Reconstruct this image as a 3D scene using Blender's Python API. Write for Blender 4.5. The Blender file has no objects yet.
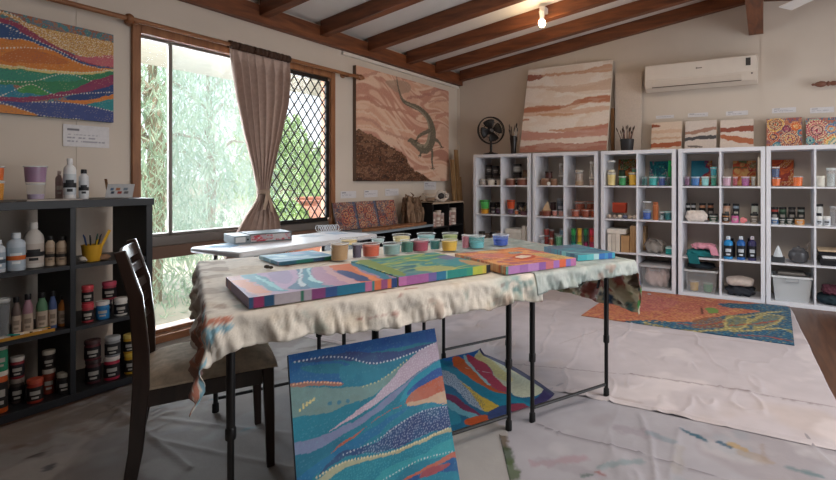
import bpy, math, random
import numpy as np
from mathutils import Vector, Matrix
random.seed(7)
SC = bpy.context.scene
COL = SC.collection
R = math.radians
# ---------------------------------------------------------------- camera geometry (photo 836x480)
FL, CX, CY, H = 486.0, 511.0, 180.5, 1.152
TH = math.atan((765 - 511) / FL)
FX, FY, RX, RY = -math.sin(TH), math.cos(TH), math.cos(TH), math.sin(TH)
def c2w(r, d, z=0.0): return Vector((r*RX + d*FX, r*RY + d*FY, z))
def onZ(px, py, z):
    d = FL*(H - z)/(py - CY); return c2w((px - CX)/FL*d, d, z)
def onY(px, py, Y):
    q = (px - CX)/FL; d = Y/(FY + q*RY); return Vector((d*(FX + q*RX), Y, H - (py - CY)/FL*d))
def onX(px, py, X):
    q = (px - CX)/FL; d = X/(FX + q*RX); return Vector((X, d*(FY + q*RY), H - (py - CY)/FL*d))
def ray(px, py): return Vector((FX + (px-CX)/FL*RX, FY + (px-CX)/FL*RY, -(py-CY)/FL))
cam = bpy.data.cameras.new('camera'); camo = bpy.data.objects.new('camera', cam); COL.objects.link(camo)
camo.location = (0, 0, H); camo.rotation_euler = (R(90), 0, TH)
cam.sensor_width = 36; cam.lens = FL/836*36; cam.shift_x = (418 - CX)/836; cam.shift_y = -(240 - CY)/836
cam.clip_start = .02; SC.camera = camo
SC.view_settings.view_transform = 'Standard'; SC.view_settings.look = 'None'
SC.view_settings.gamma = 1; SC.view_settings.use_curve_mapping = False
# ---------------------------------------------------------------- materials
def lin(h):
    h = h.lstrip('#'); c = [int(h[i:i+2], 16)/255 for i in (0, 2, 4)]
    return [x/12.92 if x <= .04045 else ((x + .055)/1.055)**2.4 for x in c]
_M = {}
def M(hx, rough=.6, metal=0.0, var=.08, scale=14, bump=0.0, bscale=40, spec=.4, stretch=None):
    key = (hx, rough, metal, var, scale, bump, bscale, spec, stretch)
    if key in _M: return _M[key]
    m = bpy.data.materials.new('surface_' + hx.strip('#')); m.use_nodes = True
    N, L = m.node_tree.nodes, m.node_tree.links; b = N['Principled BSDF']
    c = lin(hx); b.inputs['Roughness'].default_value = rough; b.inputs['Metallic'].default_value = metal
    b.inputs['Specular IOR Level'].default_value = spec
    tc = N.new('ShaderNodeTexCoord'); mp = N.new('ShaderNodeMapping'); L.new(tc.outputs['Object'], mp.inputs[0])
    if stretch: mp.inputs['Scale'].default_value = stretch
    no = N.new('ShaderNodeTexNoise'); no.inputs['Scale'].default_value = scale; no.inputs['Detail'].default_value = 4
    L.new(mp.outputs[0], no.inputs['Vector'])
    cr = N.new('ShaderNodeValToRGB'); L.new(no.outputs['Fac'], cr.inputs[0])
    cr.color_ramp.elements[0].position = .3; cr.color_ramp.elements[1].position = .7
    cr.color_ramp.elements[0].color = [x*(1 - var) for x in c] + [1]
    cr.color_ramp.elements[1].color = [min(1, x*(1 + var)) for x in c] + [1]
    L.new(cr.outputs[0], b.inputs['Base Color'])
    if bump:
        n2 = N.new('ShaderNodeTexNoise'); n2.inputs['Scale'].default_value = bscale; n2.inputs['Detail'].default_value = 5
        L.new(mp.outputs[0], n2.inputs['Vector'])
        bp = N.new('ShaderNodeBump'); bp.inputs['Strength'].default_value = bump; bp.inputs['Distance'].default_value = .01
        L.new(n2.outputs['Fac'], bp.inputs['Height']); L.new(bp.outputs[0], b.inputs['Normal'])
    _M[key] = m; return m
def wood(hx, dark, scale=3, stretch=(1, 14, 14), rough=.5, bump=.15):
    key = ('wood', hx, dark, scale, stretch, rough)
    if key in _M: return _M[key]
    m = bpy.data.materials.new('timber_' + hx.strip('#')); m.use_nodes = True
    N, L = m.node_tree.nodes, m.node_tree.links; b = N['Principled BSDF']; b.inputs['Roughness'].default_value = rough
    tc = N.new('ShaderNodeTexCoord'); mp = N.new('ShaderNodeMapping'); L.new(tc.outputs['Object'], mp.inputs[0])
    mp.inputs['Scale'].default_value = stretch
    no = N.new('ShaderNodeTexNoise'); no.inputs['Scale'].default_value = scale; no.inputs['Detail'].default_value = 6
    no.inputs['Distortion'].default_value = .6; L.new(mp.outputs[0], no.inputs['Vector'])
    cr = N.new('ShaderNodeValToRGB'); L.new(no.outputs['Fac'], cr.inputs[0])
    cr.color_ramp.elements[0].position = .32; cr.color_ramp.elements[1].position = .68
    cr.color_ramp.elements[0].color = lin(dark) + [1]; cr.color_ramp.elements[1].color = lin(hx) + [1]
    L.new(cr.outputs[0], b.inputs['Base Color'])
    bp = N.new('ShaderNodeBump'); bp.inputs['Strength'].default_value = bump; bp.inputs['Distance'].default_value = .005
    L.new(no.outputs['Fac'], bp.inputs['Height']); L.new(bp.outputs[0], b.inputs['Normal'])
    _M[key] = m; return m
def clear(hx='#ffffff', fac=.22, rough=.15, name='clear_plastic'):
    key = ('clear', hx, fac, rough)
    if key in _M: return _M[key]
    m = bpy.data.materials.new(name); m.use_nodes = True
    N, L = m.node_tree.nodes, m.node_tree.links; b = N['Principled BSDF']
    b.inputs['Base Color'].default_value = lin(hx) + [1]; b.inputs['Roughness'].default_value = rough
    t = N.new('ShaderNodeBsdfTransparent'); mx = N.new('ShaderNodeMixShader'); mx.inputs[0].default_value = fac
    L.new(t.outputs[0], mx.inputs[1]); L.new(b.outputs[0], mx.inputs[2]); L.new(mx.outputs[0], N['Material Output'].inputs[0])
    _M[key] = m; return m
def glass():
    key = 'glass'
    if key in _M: return _M[key]
    m = bpy.data.materials.new('window_glass'); m.use_nodes = True
    N, L = m.node_tree.nodes, m.node_tree.links; N.remove(N['Principled BSDF'])
    t = N.new('ShaderNodeBsdfTransparent'); g = N.new('ShaderNodeBsdfGlossy'); g.inputs['Roughness'].default_value = .02
    f = N.new('ShaderNodeFresnel'); f.inputs[0].default_value = 1.45; mx = N.new('ShaderNodeMixShader')
    L.new(f.outputs[0], mx.inputs[0]); L.new(t.outputs[0], mx.inputs[1]); L.new(g.outputs[0], mx.inputs[2])
    L.new(mx.outputs[0], N['Material Output'].inputs[0]); _M[key] = m; return m
def emit(hx, s):
    m = bpy.data.materials.new('glow'); m.use_nodes = True; b = m.node_tree.nodes['Principled BSDF']
    b.inputs['Emission Color'].default_value = lin(hx) + [1]; b.inputs['Emission Strength'].default_value = s; return m
def attr(rough=.6, bump=.0, bscale=300, spec=.35, var=.1, vscale=60, name='painted_surface', thru=0):
    key = ('attr', rough, bump, bscale, spec, var, vscale, thru)
    if key in _M: return _M[key]
    m = bpy.data.materials.new(name); m.use_nodes = True
    N, L = m.node_tree.nodes, m.node_tree.links; b = N['Principled BSDF']; b.inputs['Roughness'].default_value = rough
    b.inputs['Specular IOR Level'].default_value = spec
    a = N.new('ShaderNodeVertexColor'); a.layer_name = 'Col'
    tc = N.new('ShaderNodeTexCoord'); no = N.new('ShaderNodeTexNoise'); no.inputs['Scale'].default_value = vscale
    L.new(tc.outputs['Object'], no.inputs['Vector'])
    mr = N.new('ShaderNodeMapRange'); mr.inputs[1].default_value = .3; mr.inputs[2].default_value = .7
    mr.inputs[3].default_value = 1 - var; mr.inputs[4].default_value = 1 + var; L.new(no.outputs['Fac'], mr.inputs[0])
    mu = N.new('ShaderNodeVectorMath'); mu.operation = 'SCALE'; L.new(a.outputs[0], mu.inputs[0]); L.new(mr.outputs[0], mu.inputs['Scale'])
    L.new(mu.outputs[0], b.inputs['Base Color'])
    if thru:
        t = N.new('ShaderNodeBsdfTranslucent'); x = N.new('ShaderNodeMixShader'); x.inputs[0].default_value = thru
        L.new(mu.outputs[0], t.inputs[0]); L.new(b.outputs[0], x.inputs[1]); L.new(t.outputs[0], x.inputs[2]); L.new(x.outputs[0], N['Material Output'].inputs[0])
    if bump:
        n2 = N.new('ShaderNodeTexNoise'); n2.inputs['Scale'].default_value = bscale; n2.inputs['Detail'].default_value = 3
        L.new(tc.outputs['Object'], n2.inputs['Vector'])
        bp = N.new('ShaderNodeBump'); bp.inputs['Strength'].default_value = bump; bp.inputs['Distance'].default_value = .004
        L.new(n2.outputs['Fac'], bp.inputs['Height']); L.new(bp.outputs[0], b.inputs['Normal'])
    _M[key] = m; return m
# ---------------------------------------------------------------- mesh builder
class MB:
    def __init__(s): s.v, s.f, s.m = [], [], []
    def add(s, vs, fs, m=0):
        o = len(s.v); s.v += [tuple(v) for v in vs]; s.f += [tuple(i + o for i in f) for f in fs]
        s.m += (list(m) if isinstance(m, (list, tuple)) else [m]*len(fs)); return s
    def hexa(s, p, m=0):
        return s.add(p, [(3, 2, 1, 0), (4, 5, 6, 7), (0, 1, 5, 4), (1, 2, 6, 5), (2, 3, 7, 6), (3, 0, 4, 7)], m)
    def box(s, x0, x1, y0, y1, z0, z1, m=0):
        return s.hexa([(x0, y0, z0), (x1, y0, z0), (x1, y1, z0), (x0, y1, z0), (x0, y0, z1), (x1, y0, z1), (x1, y1, z1), (x0, y1, z1)], m)
    def lathe(s, prof, seg=20, c=(0, 0, 0), m=0, axis='z', caps=True):
        vs, fs, ms = [], [], []
        n = len(prof)
        for (r, z) in prof:
            for k in range(seg):
                a = 2*math.pi*k/seg; x, y = r*math.cos(a), r*math.sin(a)
                p = (x, y, z) if axis == 'z' else ((z, x, y) if axis == 'x' else (x, z, y))
                vs.append((p[0] + c[0], p[1] + c[1], p[2] + c[2]))
        for i in range(n - 1):
            mm = m[i] if isinstance(m, (list, tuple)) else m
            for k in range(seg):
                k2 = (k + 1) % seg; q = (i*seg + k, i*seg + k2, (i+1)*seg + k2, (i+1)*seg + k)
                fs.append(q if axis != 'y' else q[::-1]); ms.append(mm)
        if caps:
            if prof[0][0] > 1e-6: fs.append(tuple(range(seg))[::-1]); ms.append(m[0] if isinstance(m, (list, tuple)) else m)
            if prof[-1][0] > 1e-6: fs.append(tuple(range((n-1)*seg, n*seg))); ms.append(m[-1] if isinstance(m, (list, tuple)) else m)
        return s.add(vs, fs, ms)
    def tube(s, pts, r, seg=8, m=0):
        pts = [Vector(p) for p in pts]; n = len(pts); rs = r if isinstance(r, (list, tuple)) else [r]*n
        vs, fs = [], []; up = None
        for i, p in enumerate(pts):
            d = (pts[min(i+1, n-1)] - pts[max(i-1, 0)]).normalized()
            if up is None: up = Vector((0, 0, 1)) if abs(d.z) < .9 else Vector((1, 0, 0))
            a = d.cross(up).normalized(); b = a.cross(d).normalized(); up = b
            for k in range(seg):
                t = 2*math.pi*k/seg; vs.append(p + a*(rs[i]*math.cos(t)) + b*(rs[i]*math.sin(t)))
        for i in range(n - 1):
            for k in range(seg):
                k2 = (k+1) % seg; fs.append((i*seg + k, i*seg + k2, (i+1)*seg + k2, (i+1)*seg + k))
        fs.append(tuple(range(seg))[::-1]); fs.append(tuple(range((n-1)*seg, n*seg)))
        return s.add(vs, fs, m)
    def bar(s, pts, w, t, m=0, side=Vector((0, 1, 0))):
        # rectangular section swept along pts; w across 'side', t in the other direction
        pts = [Vector(p) for p in pts]; n = len(pts); vs, fs = [], []
        for i, p in enumerate(pts):
            d = (pts[min(i+1, n-1)] - pts[max(i-1, 0)]).normalized(); b = d.cross(side).normalized()
            ww = (w[i] if isinstance(w, (list, tuple)) else w)/2; tt = (t[i] if isinstance(t, (list, tuple)) else t)/2
            vs += [p - side*ww - b*tt, p + side*ww - b*tt, p + side*ww + b*tt, p - side*ww + b*tt]
        for i in range(n - 1):
            for k in range(4):
                k2 = (k+1) % 4; fs.append((i*4 + k, i*4 + k2, i*4 + 4 + k2, i*4 + 4 + k))
        fs.append((3, 2, 1, 0)); fs.append(tuple((n-1)*4 + k for k in range(4)))
        return s.add(vs, fs, m)
    def ball(s, c, r, seg=16, rings=10, m=0, jit=0, seed=0):
        rr = r if isinstance(r, (list, tuple)) else (r, r, r); vs, fs = [], []; rd = random.Random(seed)
        vs.append((c[0], c[1], c[2] - rr[2]))
        for i in range(1, rings):
            ph = -math.pi/2 + math.pi*i/rings
            for k in range(seg):
                a = 2*math.pi*k/seg; j = 1 + rd.uniform(-jit, jit)
                vs.append((c[0] + rr[0]*j*math.cos(ph)*math.cos(a), c[1] + rr[1]*j*math.cos(ph)*math.sin(a), c[2] + rr[2]*j*math.sin(ph)))
        vs.append((c[0], c[1], c[2] + rr[2])); last = len(vs) - 1
        for k in range(seg):
            fs.append((0, 1 + (k+1) % seg, 1 + k)); b = 1 + (rings-2)*seg; fs.append((b + k, b + (k+1) % seg, last))
            for i in range(rings - 2):
                o = 1 + i*seg; fs.append((o + k, o + (k+1) % seg, o + seg + (k+1) % seg, o + seg + k))
        return s.add(vs, fs, m)
    def build(s, name, mats, parent=None, bevel=0, sub=0, sharp=35, loc=None):
        me = bpy.data.meshes.new(name); me.from_pydata(s.v, [], s.f)
        mats = mats if isinstance(mats, (list, tuple)) else [mats]
        for q in mats: me.materials.append(q)
        if len(mats) > 1: me.polygons.foreach_set('material_index', s.m)
        me.shade_smooth(); me.set_sharp_from_angle(angle=R(sharp)); me.update()
        o = bpy.data.objects.new(name, me); COL.objects.link(o)
        if parent: o.parent = parent
        if loc: o.location = loc
        if bevel:
            b = o.modifiers.new('bevel', 'BEVEL'); b.width = bevel; b.segments = 2; b.limit_method = 'ANGLE'; b.angle_limit = R(40)
        if sub:
            b = o.modifiers.new('sub', 'SUBSURF'); b.levels = sub; b.render_levels = sub
        return o
def tag(o, label, cat, group=None, kind=None):
    o['label'] = label; o['category'] = cat
    if group: o['group'] = group
    if kind: o['kind'] = kind
    return o
def thing(name, label, cat, loc=(0, 0, 0), rz=0.0, group=None):
    o = bpy.data.objects.new(name, None); COL.objects.link(o); o.empty_display_size = .05
    o.location = loc; o.rotation_euler = (0, 0, rz); return tag(o, label, cat, group)
def struct(name, mb, mats, bevel=0):
    o = mb.build(name, mats, bevel=bevel); o['kind'] = 'structure'; return o
# ---------------------------------------------------------------- numpy noise + painting
def vnoise(x, y, seed=0):
    xi, yi = np.floor(x).astype(np.int64), np.floor(y).astype(np.int64); fx, fy = x - xi, y - yi
    fx, fy = fx*fx*(3 - 2*fx), fy*fy*(3 - 2*fy)
    def h(a, b):
        n = (a*374761393 + b*668265263 + seed*1442695041) & 0xffffffff
        n = ((n ^ (n >> 13))*1274126177) & 0xffffffff; n = n ^ (n >> 16)
        return (n & 0xffff)/65535.0
    return (h(xi, yi)*(1-fx) + h(xi+1, yi)*fx)*(1-fy) + (h(xi, yi+1)*(1-fx) + h(xi+1, yi+1)*fx)*fy
def fbm(x, y, seed=0, o=4):
    t, a, s = 0, .5, 0
    for i in range(o):
        t = t + a*vnoise(x*2**i, y*2**i, seed + i); s += a; a *= .5
    return t/s
def smooth_pts(P, n=6, closed=False):
    P = [np.array(p, float) for p in P]; k = len(P)
    if k < 3: return P
    out = []
    for i in range(k if closed else k - 1):
        if closed: p0, p1, p2, p3 = P[i-1], P[i], P[(i+1) % k], P[(i+2) % k]
        else: p0, p1, p2, p3 = P[max(i-1, 0)], P[i], P[i+1], P[min(i+2, k-1)]
        for j in range(n):
            t = j/n
            out.append(.5*((2*p1) + (-p0 + p2)*t + (2*p0 - 5*p1 + 4*p2 - p3)*t*t + (-p0 + 3*p1 - 3*p2 + p3)*t**3))
    if not closed: out.append(P[-1])
    return out
class Paint:
    """colours of a painted surface, sampled on its own local plane (metres)"""
    def __init__(s, X, Z, MW=None, yoff=0.0):
        s.X, s.Z = X, Z; s.rgb = np.zeros(X.shape + (3,)); s.MW = MW; s.yoff = yoff; s.o = (0, 0, 1); s.wob = .006
        s.wx = (fbm(X*25, Z*25, 3) - .5)*2; s.wz = (fbm(X*25, Z*25, 9) - .5)*2
    def fr(s, ox, oy, sc): s.o = (ox, oy, sc)
    def T(s, pts):
        if s.MW is None: return [np.array(p, float) for p in pts]
        inv = s.MW.inverted(); o = inv @ Vector((0, 0, H)); out = []
        for p in pts:
            d = inv.to_3x3() @ ray(p[0]/s.o[2] + s.o[0], p[1]/s.o[2] + s.o[1]); t = (s.yoff - o.y)/d.y; q = o + d*t
            out.append(np.array((q.x, q.z)))
        return out
    def fill(s, hx): s.rgb[:] = lin(hx)
    def mix(s, m, hx, a=1.0):
        m = (m.astype(float)*a)[..., None]; s.rgb = s.rgb*(1 - m) + np.array(lin(hx))*m
    def inside(s, pts, sm=True, wob=None):
        P = s.T(pts); P = smooth_pts(P, 5, True) if sm else P
        w = s.wob if wob is None else wob; X, Z = s.X + s.wx*w, s.Z + s.wz*w; r = np.zeros(X.shape, bool)
        for i in range(len(P)):
            (x0, z0), (x1, z1) = P[i-1], P[i]
            if abs(z1 - z0) < 1e-12: continue
            c = ((z0 > Z) != (z1 > Z)) & (X < (x1-x0)*(Z-z0)/(z1-z0) + x0); r ^= c
        return r
    def poly(s, pts, hx, sm=True, a=1.0, wob=None):
        m = s.inside(pts, sm, wob); s.mix(m, hx, a); return m
    def dist(s, pts, wob=0.0, wid=None):
        P = smooth_pts(s.T(pts), 6); X, Z = s.X + s.wx*wob, s.Z + s.wz*wob; D = np.full(X.shape, 1e9)
        n = len(P) - 1
        for i in range(n):
            (x0, z0), (x1, z1) = P[i], P[i+1]; dx, dz = x1-x0, z1-z0; L = dx*dx + dz*dz + 1e-12
            t = np.clip(((X-x0)*dx + (Z-z0)*dz)/L, 0, 1); d = np.hypot(X-x0-t*dx, Z-z0-t*dz)
            if wid is not None: d = d - np.interp((i + t)/n, np.linspace(0, 1, len(wid)), wid)
            D = np.minimum(D, d)
        return D
    def line(s, pts, w, hx, a=1.0, wob=.003):
        s.mix(s.dist(pts, wob) < w/2, hx, a)
    def taper(s, pts, wid, hx, a=1.0, wob=0.0): s.mix(s.dist(pts, wob, wid) < 0, hx, a)
    def dline(s, pts, step, r, hx):
        P = smooth_pts(s.T(pts), 8); acc = 0; m = np.zeros(s.X.shape, bool)
        for i in range(len(P) - 1):
            L = np.hypot(*(P[i+1] - P[i]))
            while acc < L:
                c = P[i] + (P[i+1] - P[i])*acc/L; m |= np.hypot(s.X - c[0], s.Z - c[1]) < r; acc += step
            acc -= L
        s.mix(m, hx)
    def speck(s, mask, step, r, hx, seed=1, a=1.0):
        gx, gz = s.X/step, s.Z/step; ix, iz = np.floor(gx), np.floor(gz)
        jx = vnoise(ix + .001, iz + .001, seed); jz = vnoise(ix + .001, iz + .001, seed + 7)
        gx = gx + .35*(np.floor(gz) % 2); ix = np.floor(gx); jx = vnoise(ix + .001, iz + .001, seed); jz = vnoise(ix + .001, iz + .001, seed + 7)
        d = np.hypot(gx - ix - .18 - .64*jx, gz - iz - .18 - .64*jz)*step
        s.mix((d < r) & mask, hx, a)
    def noise_ramp(s, f, cols, mask=None, a=1.0):
        f = np.clip(f, 0, .9999)*(len(cols) - 1); i = f.astype(int); t = f - i
        t = np.clip((t - .5)*3 + .5, 0, 1)
        L = np.array([lin(c) for c in cols]); c = L[i]*(1-t[..., None]) + L[np.minimum(i+1, len(cols)-1)]*t[..., None]
        m = (np.ones(s.X.shape) if mask is None else mask.astype(float))[..., None]*a; s.rgb = s.rgb*(1-m) + c*m
def colattr(me, cols):
    a = me.color_attributes.new('Col', 'FLOAT_COLOR', 'POINT')
    a.data.foreach_set('color', np.concatenate([np.clip(cols, 0, 1), np.ones((len(cols), 1))], 1).astype(np.float32).ravel())
def canvas(name, label, cat, w, h, t, MW, paint, res=.006, group=None, rough=.55, side=None, frontstrip=None):
    """stretched canvas: local x across, z up, painted face at y=-t, back at y=0"""
    nx, nz = max(8, int(w/res)), max(8, int(h/res))
    xs, zs = np.linspace(-w/2, w/2, nx), np.linspace(0, h, nz); X, Z = np.meshgrid(xs, zs)
    P = Paint(X, Z, MW, -t); paint(P); P.rgb = P.rgb*.93 + .035*P.rgb.mean(-1, keepdims=True)
    V = np.stack([X, np.full_like(X, -t), Z], -1).reshape(-1, 3); Cc = P.rgb.reshape(-1, 3)
    F = []
    idx = np.arange(nx*nz).reshape(nz, nx)
    q = np.stack([idx[:-1, :-1], idx[:-1, 1:], idx[1:, 1:], idx[1:, :-1]], -1).reshape(-1, 4); F += q.tolist()
    loop = list(idx[0, :]) + list(idx[1:, -1]) + list(idx[-1, -2::-1]) + list(idx[-2:0:-1, 0])
    n0 = len(V); LV = V[loop].copy(); LC = Cc[loop].copy()
    if side is not None: LC[:] = lin(side)
    if frontstrip is not None:
        k = nx; u = np.linspace(0, 1, k); cc = np.array([lin(c[1]) for c in frontstrip]); st = np.array([c[0] for c in frontstrip])
        LC[:k] = cc[np.clip(np.searchsorted(st, u, side='right') - 1, 0, len(cc)-1)]
    LB = LV.copy(); LB[:, 1] = 0; m = len(loop)
    V = np.concatenate([V, LV, LB, LB]); Cc = np.concatenate([Cc, LC, LC, np.tile(np.array(lin('#b9ab98')), (m, 1))])
    for i in range(m):
        j = (i+1) % m; F.append([n0 + i, n0 + m + i, n0 + m + j, n0 + j])
    F.append(list(range(n0 + 2*m, n0 + 3*m)))
    me = bpy.data.meshes.new(name); me.from_pydata(V.tolist(), [], F); colattr(me, Cc)
    me.materials.append(attr(rough=rough, bump=.12, bscale=260, var=.05)); o = bpy.data.objects.new(name, me); COL.objects.link(o)
    o.matrix_world = MW; return tag(o, label, cat, group)
def frame(origin, xdir, zdir):
    x = Vector(xdir).normalized(); z = Vector(zdir).normalized(); y = z.cross(x).normalized(); z = x.cross(y)
    m = Matrix.Identity(4)
    for i in range(3): m[i][0], m[i][1], m[i][2], m[i][3] = x[i], y[i], z[i], origin[i]
    return m
def sheet(name, Pg, cols, mat, thick=0.0, parent=None):
    """grid of points (ny,nx,3) with a colour each"""
    ny, nx = Pg.shape[:2]; idx = np.arange(nx*ny).reshape(ny, nx)
    q = np.stack([idx[:-1, :-1], idx[:-1, 1:], idx[1:, 1:], idx[1:, :-1]], -1).reshape(-1, 4)
    me = bpy.data.meshes.new(name); me.from_pydata(Pg.reshape(-1, 3).tolist(), [], q.tolist()); colattr(me, cols.reshape(-1, 3))
    me.materials.append(mat); me.shade_smooth(); o = bpy.data.objects.new(name, me); COL.objects.link(o)
    if parent: o.parent = parent
    if thick:
        s = o.modifiers.new('thick', 'SOLIDIFY'); s.thickness = thick; s.offset = 1
    return o
# ================================================================ THE ROOM
XW, YB, RIDGE, SL = -3.68, 5.50, -.08, .135
wallm = M('#d3c7ba', rough=.85, var=.025, scale=3, spec=.2)
timber = wood('#864d2b', '#5a301a', 2.5, (1.2, 9, 9))
timberY = wood('#864d2b', '#5a301a', 2.5, (9, 1.2, 9))
frameM = wood('#a06c45', '#7d4e2e', 3, (9, 9, 1.2))
frameMY = wood('#a06c45', '#7d4e2e', 3, (9, 1.2, 9))
def ceilZ(x): return 2.605 + SL*(min(x, 2*RIDGE - x) - XW)
W0, W1, WZ0, WZ1 = 1.70, 3.318, .10, 2.15         # window opening in the left wall (y, z)
b = MB()
b.box(XW-.12, XW, -3.2, W0, 0, 2.75).box(XW-.12, XW, W1, YB+.12, 0, 2.75).box(XW-.12, XW, W0, W1, 0, WZ0).box(XW-.12, XW, W0, W1, WZ1, 2.75)
struct('wall_left', b, wallm)
b = MB(); XR = 3.2
pts = [(XW-.12, 0), (XR, 0), (XR, ceilZ(XR)+.03), (RIDGE, ceilZ(RIDGE)+.03), (XW-.12, ceilZ(XW)+.03)]
b.add([(x, YB, z) for x, z in pts] + [(x, YB+.12, z) for x, z in pts],
      [(0, 1, 2, 3, 4), (9, 8, 7, 6, 5)] + [((i+1) % 5, i, i+5, (i+1) % 5 + 5) for i in range(5)])
struct('wall_back', b, wallm)
b = MB().box(XR, XR+.12, -3.2, 1.2, 0, 2.5).box(XR, XR+.12, 4.4, YB+.12, 0, 2.5).box(XR, XR+.12, 1.2, 4.4, 2.15, 2.5)
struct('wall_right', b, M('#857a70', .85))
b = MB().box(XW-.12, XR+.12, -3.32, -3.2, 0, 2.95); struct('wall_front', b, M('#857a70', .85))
b = MB().box(XW-.12, XR, -3.2, YB+.12, -.1, 0)
fl = wood('#6b4a36', '#4d3324', 3, (9, 1, 1), rough=.35, bump=.05)
struct('floor', b, fl)
cm = M('#e6e1da', rough=.9, var=.03, scale=2)
b = MB()
z0, z1, z2 = ceilZ(XW), ceilZ(RIDGE), ceilZ(XR)
for xa, za, xb, zb in ((XW-.12, z0-.016, RIDGE, z1), (RIDGE, z1, XR, z2)):
    b.hexa([(xa, -3.2, za), (xb, -3.2, zb), (xb, YB+.12, zb), (xa, YB+.12, za), (xa, -3.2, za+.06), (xb, -3.2, zb+.06), (xb, YB+.12, zb+.06), (xa, YB+.12, za+.06)])
struct('ceiling', b, cm)
# wall plate, rafters, ridge beam
tn = 0
def trim(b, m, bevel=.004):
    global tn
    tn += 1; return struct('trim_%d' % tn, b, m, bevel)
trim(MB().box(XW+.001, XW+.075, -3, YB-.001, 2.425, 2.57), timberY)
for y in (.17, .77, 1.37, 1.97, 2.57, 3.17, 3.77, 4.37, 4.92, 5.455):
    for s in (0, 1):
        b = MB(); xa, xb = (XW+.078, RIDGE-.068) if s == 0 else (XR-.02, RIDGE+.068)
        za, zb = ceilZ(xa), ceilZ(xb); d = .135; t = .042
        b.hexa([(xa, y-t, za-d), (xb, y-t, zb-d), (xb, y+t, zb-d), (xa, y+t, za-d), (xa, y-t, za-.002), (xb, y-t, zb-.002), (xb, y+t, zb-.002), (xa, y+t, za-.002)])
        trim(b, timber)
trim(MB().box(RIDGE-.066, RIDGE+.066, -3, YB-.001, 2.625, ceilZ(RIDGE)-.012), timberY)
trim(MB().box(XW+.0005, XW+.03, 3.45, YB-.03, 2.385, 2.42), M('#ded7cd', .5, var=.02))       # white strip under the plate
for y in (.98, 1.39, 4.55):                                                                   # panel joints
    trim(MB().box(XW+.0003, XW+.004, y-.008, y+.008, 0, 2.42), wallm, 0)
for x in (-2.0, -.03): trim(MB().box(x-.008, x+.008, YB-.004, YB-.0003, 0, 2.62), wallm, 0)
trim(MB().box(XW+.0003, XW+.02, YB-.02, YB-.0003, 0, 2.4), wallm, 0)
# ---------------------------------------------------------------- window
win = bpy.data.objects.new('window_1', None); COL.objects.link(win); win['kind'] = 'structure'
win.location = (XW, (W0+W1)/2, WZ0)
def wl(b, name, m, bevel=.003):
    o = b.build(name, m, bevel=bevel); o.parent = win; o.location = -win.location; return o
alu = M('#4a4038', .4, .6, var=.03); alu2 = M('#77706a', .4, .5, var=.03)
b = MB().box(XW+.002, XW+.028, W0-.035, W0+.014, .05, 2.185).box(XW+.002, XW+.028, W1-.016, W1+.035, .05, 2.185)
b.box(XW+.002, XW+.026, W0+.014, W1-.016, 2.128, 2.185); wl(b, 'architrave', frameM)
b = MB().box(XW+.002, XW+.06, W0-.035, W1+.035, .05, .10); wl(b, 'sill', frameMY)
b = MB().box(XW-.115, XW+.0, W0+.002, W0+.014, WZ0, WZ1).box(XW-.115, XW, W1-.014, W1-.002, WZ0, WZ1).box(XW-.115, XW, W0+.014, W1-.014, WZ1-.018, WZ1-.002)
b.box(XW-.115, XW, W0+.014, W1-.014, WZ0+.002, WZ0+.03); wl(b, 'jamb', frameM)
b = MB().box(XW-.10, XW+.012, W0+.03, W1-.03, .615, .70); wl(b, 'transom', M('#6e5446', .5, 0, var=.05))
wl(MB().box(XW-.09, XW-.005, W0+.016, W1-.016, .7005, .765), 'transom_rail', alu2)
MY = 1.924
b = MB().box(XW-.055, XW-.03, MY-.012, MY+.012, .765, WZ1-.03).box(XW-.055, XW-.03, 2.62, 2.65, .765, WZ1-.03)
b.box(XW-.055, XW-.03, W0+.016, W1-.016, .7655, .785).box(XW-.055, XW-.03, W0+.016, W1-.016, WZ1-.04, WZ1-.02); wl(b, 'sash_frame', alu2)
wl(MB().box(XW-.043, XW-.037, W0+.016, MY-.012, .79, WZ1-.04), 'pane', glass(), 0)
wl(MB().box(XW-.043, XW-.037, MY+.012, 2.62, .79, WZ1-.04), 'pane', glass(), 0)
wl(MB().box(XW-.043, XW-.037, 2.65, W1-.016, .79, WZ1-.04), 'pane', glass(), 0)
wl(MB().box(XW-.053, XW-.047, W0+.016, W1-.016, WZ0+.03, .615), 'pane', glass(), 0)
wl(MB().add([(XW-.07, MY, .77), (XW-.07, 2.64, .77), (XW-.07, 2.64, WZ1-.03), (XW-.07, MY, WZ1-.03)], [(0, 1, 2, 3)]), 'fly_screen', clear('#b9c8c8', .24, .8, 'fly_screen_mesh'), 0)
# diamond security grille
b = MB(); g0, g1, gz0, gz1 = 2.66, 3.285, .80, WZ1-.05; xg = XW-.014
b.box(xg-.012, xg+.012, g1-.018, g1+.016, gz0, gz1).box(xg-.012, xg+.012, g0-.02, g0+.005, gz0, gz1).box(xg-.012, xg+.012, g0, g1, gz0-.03, gz0+.005).box(xg-.012, xg+.012, g0, g1, gz1-.01, gz1+.025)
pw, ph = .088, .128
def clipseg(y0, z0, y1, z1):
    t0, t1 = 0, 1
    for p, q in ((-(y1-y0), y0-g0), (y1-y0, g1-y0), (-(z1-z0), z0-gz0), (z1-z0, gz1-z0)):
        if p == 0:
            if q < 0: return None
        else:
            r = q/p
            if p < 0: t0 = max(t0, r)
            else: t1 = min(t1, r)
    return None if t0 >= t1 - .002 else (y0+(y1-y0)*t0, z0+(z1-z0)*t0, y0+(y1-y0)*t1, z0+(z1-z0)*t1)
hh = gz1-gz0
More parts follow.
